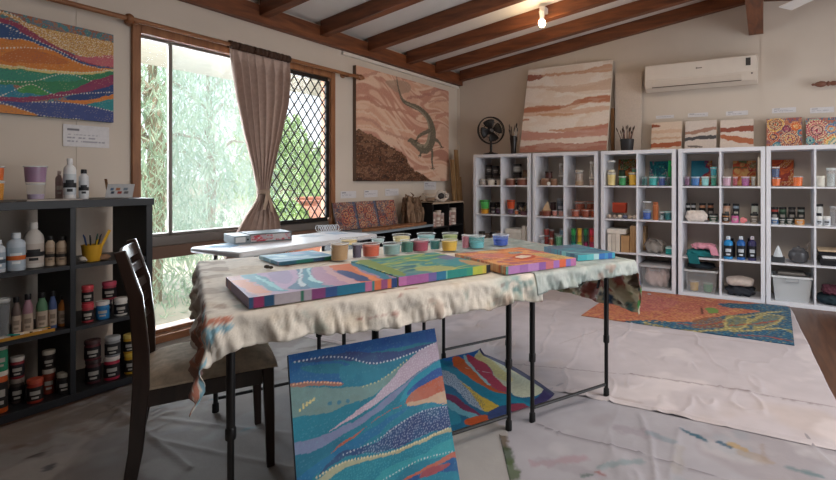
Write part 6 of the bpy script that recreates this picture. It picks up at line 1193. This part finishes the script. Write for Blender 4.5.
# ================================================================ LEANING AND FLOOR CANVASES
a, c = c2w(-.775, 1.678), c2w(-.322, 1.975)
xd = UD_; mid = (a+c)/2; off = .235; zt_ = .547
base = mid - VD_*off; base.z = .012
def pF(P):
    P.fill('#1b7a92'); P.fr(280, 320, 3.0); P.wob = .006
    L = ((([(0, 90), (240, 50), (480, 10), (490, 60), (400, 72), (300, 92), (200, 100), (110, 112), (40, 128), (0, 150)], '#1552a0')), ([(0, 150), (40, 130), (190, 125), (230, 160), (200, 192), (60, 190), (0, 196)], '#165a9c'), ([(60, 140), (180, 132), (210, 158), (110, 160)], '#1a6f8a'), ([(40, 126), (130, 108), (220, 95), (340, 94), (470, 68), (480, 78), (400, 100), (300, 132), (200, 122), (120, 124)], '#39407c'), ([(190, 138), (300, 134), (370, 110), (420, 100), (300, 182), (240, 198), (190, 190)], '#1f7a96'), ([(10, 196), (90, 186), (190, 190), (160, 200), (90, 198), (10, 212)], '#b06a4c'),
         ([(10, 212), (90, 202), (200, 204), (290, 184), (390, 118), (420, 104), (330, 190), (230, 250), (150, 276), (20, 306)], '#7a9690'), ([(20, 305), (150, 276), (240, 242), (190, 310), (60, 368), (20, 376)], '#1c8098'), ([(490, 62), (490, 104), (430, 144), (330, 222), (230, 288), (150, 336), (205, 292), (300, 214), (370, 136), (420, 92)], '#c4aec0'), ([(490, 108), (410, 166), (330, 250), (230, 320), (110, 392), (20, 420), (20, 380), (150, 340), (260, 280), (340, 218), (430, 146)], '#8087ac'),
         ([(490, 112), (490, 134), (410, 200), (360, 246), (400, 176)], '#1890ac'), ([(490, 138), (430, 172), (380, 222), (490, 178)], '#214c98'), ([(496, 168), (400, 212), (380, 250), (430, 236), (496, 214)], '#bf5d2a'), ([(390, 242), (290, 296), (200, 368), (120, 420), (210, 352), (300, 292)], '#b0562e'), ([(386, 246), (430, 236), (500, 212), (504, 252), (450, 246), (390, 258)], '#d0a884'), ([(20, 420), (110, 392), (200, 350), (130, 420), (60, 470), (20, 490)], '#1f6f8a'), ([(500, 250), (450, 250), (390, 266), (330, 310), (240, 380), (110, 460), (90, 500), (20, 500), (60, 470), (140, 410), (250, 340), (330, 290), (400, 258)], '#1a6a9c'),
         ([(508, 260), (512, 316), (430, 346), (340, 390), (230, 402), (170, 426), (120, 460), (180, 400), (280, 370), (330, 330), (380, 298), (440, 268)], '#2c3c72'), ([(514, 320), (340, 396), (200, 424), (110, 480), (90, 510), (130, 510), (200, 440), (350, 402), (516, 336)], '#b5b088'), ([(516, 332), (520, 374), (400, 432), (300, 500), (120, 520), (200, 442), (350, 402)], '#168096'), ([(520, 352), (524, 398), (420, 424), (330, 470), (250, 520), (330, 440), (430, 400)], '#2a98a2'), ([(526, 396), (528, 415), (470, 436), (380, 478), (330, 500), (400, 460), (460, 428)], '#c45a2a'), ([(528, 414), (530, 470), (420, 500), (380, 480), (460, 444)], '#1c4c8c'), ([(430, 452), (470, 436), (510, 432), (470, 462), (420, 478)], '#a83a34'), ([(330, 520), (420, 478), (530, 456), (530, 540), (330, 540)], '#1a7f98'))
    for pts, cc in L: P.poly(pts, cc)
    n = fbm(P.X*40, P.Z*40, 2)
    nv = P.inside([(508, 260), (512, 316), (430, 346), (340, 390), (230, 402), (280, 370), (330, 330), (380, 298), (440, 268)]); P.speck(nv, .0085, .0022, '#aab4cc', 3, .65)
    tl_ = P.inside([(516, 332), (520, 374), (400, 432), (300, 500), (120, 520), (200, 442), (350, 402)]); P.speck(tl_, .009, .002, '#4aa4b4', 5, .6)
    pk = P.inside([(490, 62), (490, 104), (430, 144), (330, 222), (230, 288), (205, 292), (300, 214), (370, 136), (420, 92)]); P.speck(pk, .009, .002, '#e8dce6', 6, .6)
    P.speck((n > .5) & ~nv & ~tl_ & ~pk, .013, .0022, '#7fb0c4', 7, .22); P.noise_ramp(np.clip((fbm(P.X*14, P.Z*14, 4)-.3)/.4, 0, 1), ['#0f4a70', '#1a6a8c', '#3a8aa0'], a=.22)
    for pts, st, r, hx in (([(45, 126), (130, 112), (200, 112), (270, 130), (330, 122), (400, 98), (465, 70)], .013, .003, '#cfd6de'), ([(30, 196), (90, 186), (185, 190)], .011, .0034, '#e0b090'), ([(110, 472), (200, 424), (340, 394), (510, 322)], .0105, .0032, '#cfc8a4'), ([(190, 404), (290, 360), (380, 298), (440, 270), (505, 260)], .012, .0024, '#b0bccc'), ([(310, 480), (420, 420), (520, 394)], .012, .0024, '#b8c8d0'), ([(250, 200), (310, 175), (380, 120)], .014, .003, '#b8c098'), ([(60, 270), (100, 240)], .012, .004, '#d8cc88'), ([(70, 255), (110, 232)], .012, .004, '#c8c090'), ([(150, 250), (215, 242)], .03, .007, '#3f7a94')): P.dline(pts, st, r, hx)
mw = frame(base, xd, VD_*off + Vector((0, 0, zt_-.0)))
hgt = math.hypot(off, zt_)*.98
canvas('painted_canvas', 'large blue and teal flowing canvas leaning against the table legs in front', 'canvas', (c-a).length, hgt, .028, mw, pF, .0028, side='#23303c')
# unframed canvas on the floor under the tables
def pG(P):
    P.fill('#1a6a90'); P.fr(430, 340, 4.8); P.wob = .008
    for pts, cc in (([(-300, 150), (60, 128), (200, 190), (320, 245), (430, 292), (500, 330), (380, 350), (150, 230), (60, 200), (-300, 260)], '#1582a0'), ([(40, 105), (290, 65), (320, 80), (100, 118)], '#1f5fa0'), ([(205, 95), (290, 70), (370, 110), (480, 150), (610, 205), (595, 245), (450, 284), (380, 252), (320, 190), (275, 125)], '#c6cab4'), ([(205, 95), (285, 80), (330, 130), (400, 200), (330, 190), (275, 125)], '#d0c890'), ([(330, 130), (470, 190), (600, 215), (590, 235), (420, 180)], '#d6d2b0'), ([(175, 98), (215, 95), (270, 122), (320, 190), (385, 258), (300, 230), (230, 160)], '#ac3a56'), ([(105, 116), (165, 105), (230, 165), (300, 232), (370, 262), (300, 250), (190, 185)], '#c25a2a'), ([(165, 104), (180, 100), (235, 165), (290, 218), (270, 215), (220, 165)], '#8fb8c0'), ([(-200, 130), (60, 150), (150, 200), (240, 275), (270, 345), (190, 310), (70, 215), (-200, 220)], '#a4b4c6'), ([(145, 200), (235, 265), (335, 328), (262, 348), (200, 262)], '#d4b448'), ([(-200, 250), (75, 262), (150, 300), (240, 365), (170, 350), (85, 305), (-200, 300)], '#7c2e58'), ([(80, 290), (170, 345), (240, 372), (190, 380), (90, 330)], '#6fb0c4'), ([(-200, 320), (85, 335), (150, 392), (80, 420), (-200, 420)], '#2a8aa8'), ([(165, 392), (255, 364), (285, 386), (200, 418)], '#c0562a'), ([(280, 350), (400, 310), (480, 330), (420, 365), (300, 400)], '#34487c'), ([(380, 320), (450, 310), (470, 345), (400, 360)], '#8a3a50'), ([(490, 300), (600, 245), (680, 280), (520, 345)], '#3a3464')): P.poly(pts, cc)
    P.speck(P.inside([(60, 150), (150, 200), (240, 275), (260, 335), (190, 300), (70, 215)]), .012, .003, '#2a4a74', 4)
gc = onZ(487, 355, .006); gf = onZ(562, 398, .006); vv = (gc - gf); L_ = vv.length; vv.normalize(); uu_ = Vector((vv.y, -vv.x, 0)); W_ = .95
mwf = frame(gf - uu_*W_/2, uu_, vv); nx, nz = 200, 170
xs, zs2 = np.linspace(-W_/2, W_/2, nx), np.linspace(0, L_, nz); Xp, Zp = np.meshgrid(xs, zs2); PP = Paint(Xp, Zp, mwf, -.006); pG(PP)
e = np.clip((Xp - (W_/2-.12))/.12, 0, 1); curl = .045*e**1.5*(.35 + .65*np.sin(Zp/L_*math.pi*.9 + .35)); back = .03*np.clip((Zp-(L_-.06))/.06, 0, 1)**1.5
PP.mix(e > .72, '#2f3058'); hgt_ = .0095 + curl + back + .003*fbm(Xp*9, Zp*9, 3)
P3 = np.stack([Xp - .05*e**2, -hgt_, Zp], -1)
o = sheet('unframed_canvas', P3, PP.rgb, attr(.55, .12, 260), .0012); o.matrix_world = mwf; tag(o, 'unframed bright striped canvas with curled edge lying under the tables', 'canvas')
# large canvas lying near the shelves
def pR(P):
    n = fbm(P.X*9, P.Z*9, 51); n2 = fbm(P.X*26, P.Z*26, 55); P.noise_ramp(np.clip((n-.25)/.5, 0, 1), ['#b4552f', '#c8743e', '#b8563c', '#cf8a4c', '#a84a38']); P.fr(570, 285, 3.483); P.wob = .02
    P.poly([(180, 20), (300, 35), (380, 60), (300, 90), (180, 80)], '#b8566a', a=.6); P.poly([(380, 60), (520, 60), (560, 90), (480, 105), (400, 95)], '#b8584a', a=.6); P.mix(n2 > .0, '#b8806e', .28); P.speck(n2 > .45, .03, .009, '#d8a070', 3, .6); P.speck(n2 < .5, .034, .008, '#7a2f30', 6, .6); P.speck(n2 > .2, .05, .008, '#d8808a', 9, .5)
    P.line([(458, 80), (462, 100)], .02, '#6a3a30'); P.poly([(470, 82), (500, 80), (520, 92), (495, 100)], '#6a9a4a', a=.9)
    bl = P.poly([(520, 64), (620, 66), (760, 74), (830, 220), (560, 186), (400, 168), (150, 134), (270, 122), (420, 130), (500, 112), (570, 104), (660, 92), (600, 82), (540, 76)], '#1c5274')
    P.poly([(440, 120), (520, 112), (540, 140), (470, 152), (420, 145)], '#8a5a3a', a=.9); P.poly([(540, 118), (580, 104), (620, 122), (600, 150), (555, 148)], '#8f8a50', a=.7); P.poly([(620, 122), (700, 100), (740, 118), (700, 142), (640, 152)], '#8f8a50', a=.6)
    P.speck(bl & (n2 > .3), .026, .008, '#3f87a0', 4, .8); P.speck(bl, .05, .010, '#b8a860', 14, .5); P.speck(bl & (n2 < .5), .03, .006, '#153f5c', 8)
    for pts in ([(260, 130), (330, 150), (420, 160), (500, 158), (560, 150)], [(530, 130), (570, 108), (620, 118), (600, 150), (550, 150), (540, 128)], [(620, 130), (680, 104), (740, 112), (700, 140), (640, 150)], [(560, 160), (640, 158), (720, 150), (760, 160)], [(600, 112), (700, 95), (745, 92)]): P.line(pts, .04, '#a8984e', .75, .05); P.dline(pts, .045, .011, '#cfc488')
    for pts in ([(380, 135), (470, 140), (540, 125)], [(560, 140), (640, 135), (720, 125)], [(590, 175), (690, 180), (770, 196)]): P.line(pts, .02, '#a8452c', .9, .02)
    P.dline([(60, 118), (200, 120), (330, 128), (450, 112), (600, 85)], .05, .012, '#d9a868')
mw = frame((-.595, 3.885, .0145), (1, 0, 0), (0, 1, 0)) @ Matrix.Rotation(R(1.0), 4, 'Y')
canvas('floor_canvas', 'large red-orange and blue dotted canvas lying flat before the white shelves', 'canvas', 1.55, 1.16, .004, mw, pR, .0095)
# ================================================================ DROP CLOTHS
def wrinkle(X, Y, creases, seed):
    z = .005*fbm(X*2.2, Y*2.2, seed) + .0035*fbm(X*9 + 2*fbm(X*2, Y*2, seed), Y*3.0, seed+4)
    rg = fbm(X*4.5 + Y*1.2, Y*1.6 - X*.6, seed+20, 3); z = z + .010*np.clip(1 - np.abs(rg - .5)*16, 0, 1)**2*np.clip((fbm(X*1.4, Y*1.4, seed+30) - .42)*8, 0, 1)
    for (p, q, h, w_) in creases:
        dx, dy_ = q[0]-p[0], q[1]-p[1]; L2 = dx*dx + dy_*dy_; t_ = np.clip(((X-p[0])*dx + (Y-p[1])*dy_)/L2, 0, 1)
        d = np.hypot(X-p[0]-t_*dx + .02*(fbm(X*5, Y*5, seed+8)-.5), Y-p[1]-t_*dy_); z = z + h*np.exp(-(d/w_)**2)
    return z
def W2(p): q = onZ(p[0], p[1], 0); return (q.x, q.y)
def drop(label, corners, n, z0, creases, colf, seed):
    c = [np.array(q) for q in corners]; u = np.linspace(0, 1, n[0])[None, :, None]; v = np.linspace(0, 1, n[1])[:, None, None]
    P2 = (c[0]*(1-u) + c[1]*u)*(1-v) + (c[3]*(1-u) + c[2]*u)*v
    P2 = P2 + .012*np.stack([fbm(P2[..., 1]*4, P2[..., 0]*0, seed)-.5, fbm(P2[..., 0]*4, P2[..., 1]*0, seed+1)-.5], -1)
    X, Y = P2[..., 0], P2[..., 1]; z = z0 + wrinkle(X, Y, creases, seed)
    o = sheet('drop_cloth', np.stack([X, Y, z], -1), colf(X, Y, z), attr(.8, .2, 60, .25, .05, 8, 'canvas_drop_cloth'), .0012); return tag(o, label, 'drop cloth')
def cr(*pts, h=.006, w=.012): return [(W2(pts[i]), W2(pts[i+1]), h, w) for i in range(len(pts)-1)]
def marks(c, X, Y, lst):
    for (px, py, rx_, ry_, hx, a, sd) in lst:
        q = W2((px, py)); d = ((X-q[0])*UD_.x + (Y-q[1])*UD_.y)/rx_, (-(X-q[0])*UD_.y + (Y-q[1])*UD_.x)/ry_
        m = np.clip((1 - np.hypot(*d) + 1.6*(fbm(X*16, Y*16, sd) - .5))*2.5, 0, 1)[..., None]*a; c = c*(1-m) + np.array(lin(hx))*m
    return c
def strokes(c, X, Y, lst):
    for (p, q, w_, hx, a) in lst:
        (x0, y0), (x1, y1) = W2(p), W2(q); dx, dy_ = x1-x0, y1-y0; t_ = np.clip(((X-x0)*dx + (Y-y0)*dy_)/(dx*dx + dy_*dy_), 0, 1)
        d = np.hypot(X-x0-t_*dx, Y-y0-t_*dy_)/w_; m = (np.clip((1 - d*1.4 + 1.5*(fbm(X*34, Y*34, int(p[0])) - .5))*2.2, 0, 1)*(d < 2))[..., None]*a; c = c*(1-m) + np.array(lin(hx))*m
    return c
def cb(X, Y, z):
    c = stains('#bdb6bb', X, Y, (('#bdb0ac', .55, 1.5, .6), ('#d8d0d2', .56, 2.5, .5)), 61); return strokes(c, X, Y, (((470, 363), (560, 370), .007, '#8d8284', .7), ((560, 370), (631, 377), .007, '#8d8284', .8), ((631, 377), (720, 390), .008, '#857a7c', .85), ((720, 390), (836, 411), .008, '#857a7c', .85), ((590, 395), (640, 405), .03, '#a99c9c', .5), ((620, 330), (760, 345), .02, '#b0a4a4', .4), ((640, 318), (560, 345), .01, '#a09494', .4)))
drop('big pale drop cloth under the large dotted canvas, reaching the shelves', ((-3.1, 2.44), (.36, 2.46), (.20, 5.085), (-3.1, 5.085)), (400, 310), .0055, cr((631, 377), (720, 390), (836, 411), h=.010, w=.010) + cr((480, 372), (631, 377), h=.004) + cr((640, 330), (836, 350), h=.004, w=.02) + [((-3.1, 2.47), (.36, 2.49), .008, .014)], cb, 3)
def cfr(X, Y, z):
    c = stains('#a3a1a9', X, Y, (('#979196', .54, 2.2, .6), ('#bab7bd', .56, 3.5, .5), ('#8f9aa4', .68, 6, .4)), 71)
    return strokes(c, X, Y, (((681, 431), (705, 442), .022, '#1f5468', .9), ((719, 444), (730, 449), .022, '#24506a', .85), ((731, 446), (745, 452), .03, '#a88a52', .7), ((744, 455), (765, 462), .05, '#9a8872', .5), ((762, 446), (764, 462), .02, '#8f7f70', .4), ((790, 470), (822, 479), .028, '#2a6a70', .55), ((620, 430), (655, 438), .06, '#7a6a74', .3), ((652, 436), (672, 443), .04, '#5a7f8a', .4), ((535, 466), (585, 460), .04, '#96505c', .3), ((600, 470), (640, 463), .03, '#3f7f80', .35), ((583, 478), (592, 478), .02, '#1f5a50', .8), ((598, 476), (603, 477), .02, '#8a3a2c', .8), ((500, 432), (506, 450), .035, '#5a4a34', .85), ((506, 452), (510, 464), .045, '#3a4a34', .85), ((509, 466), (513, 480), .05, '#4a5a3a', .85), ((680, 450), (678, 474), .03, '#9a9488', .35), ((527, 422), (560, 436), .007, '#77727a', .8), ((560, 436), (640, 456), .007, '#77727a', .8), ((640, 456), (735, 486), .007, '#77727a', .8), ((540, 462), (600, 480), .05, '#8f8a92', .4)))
F0 = np.array(W2((497, 428))); d0 = np.array(W2((509, 479))) - F0; d0 = d0/np.linalg.norm(d0)
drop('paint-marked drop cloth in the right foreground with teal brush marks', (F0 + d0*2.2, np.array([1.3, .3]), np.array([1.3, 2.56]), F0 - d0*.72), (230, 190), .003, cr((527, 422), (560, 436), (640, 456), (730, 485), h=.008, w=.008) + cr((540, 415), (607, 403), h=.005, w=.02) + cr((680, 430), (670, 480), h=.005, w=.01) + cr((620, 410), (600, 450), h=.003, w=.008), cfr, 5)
def cl(X, Y, z):
    c = stains('#a2a0a0', X, Y, (('#978e88', .52, 2.5, .6), ('#bcb9b6', .56, 4, .5)), 81)
    return marks(c, X, Y, ((40, 425, .9, .28, '#7d6a5a', .5, 9), (35, 458, .03, .02, '#3a2a28', .6, 1), (48, 470, .02, .03, '#2f3a48', .7, 2), (20, 448, .03, .02, '#6a4a40', .5, 3), (180, 430, .1, .03, '#a8a4a8', .5, 4), (250, 430, .05, .02, '#7fa0a8', .6, 5), (205, 375, .08, .04, '#8a6f9a', .45, 6), (215, 400, .03, .01, '#4a8a9a', .7, 8)))  # first, wide brown mark paints warm shadow beside the bookcase into the cloth
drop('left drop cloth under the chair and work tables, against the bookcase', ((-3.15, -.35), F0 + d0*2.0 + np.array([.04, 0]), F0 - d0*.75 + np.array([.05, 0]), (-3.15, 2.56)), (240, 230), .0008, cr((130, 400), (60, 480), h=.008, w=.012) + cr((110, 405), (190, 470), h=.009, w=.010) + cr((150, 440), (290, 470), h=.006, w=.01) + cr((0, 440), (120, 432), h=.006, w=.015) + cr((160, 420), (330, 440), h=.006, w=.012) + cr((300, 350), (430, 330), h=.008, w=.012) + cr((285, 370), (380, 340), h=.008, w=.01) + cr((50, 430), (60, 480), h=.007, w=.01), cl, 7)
SC.view_settings.exposure = 0.3
for o in SC.objects:
    if o.type == 'MESH' and o.name.startswith('chart'): o.name = 'chart_card'
bpy.context.view_layer.update()
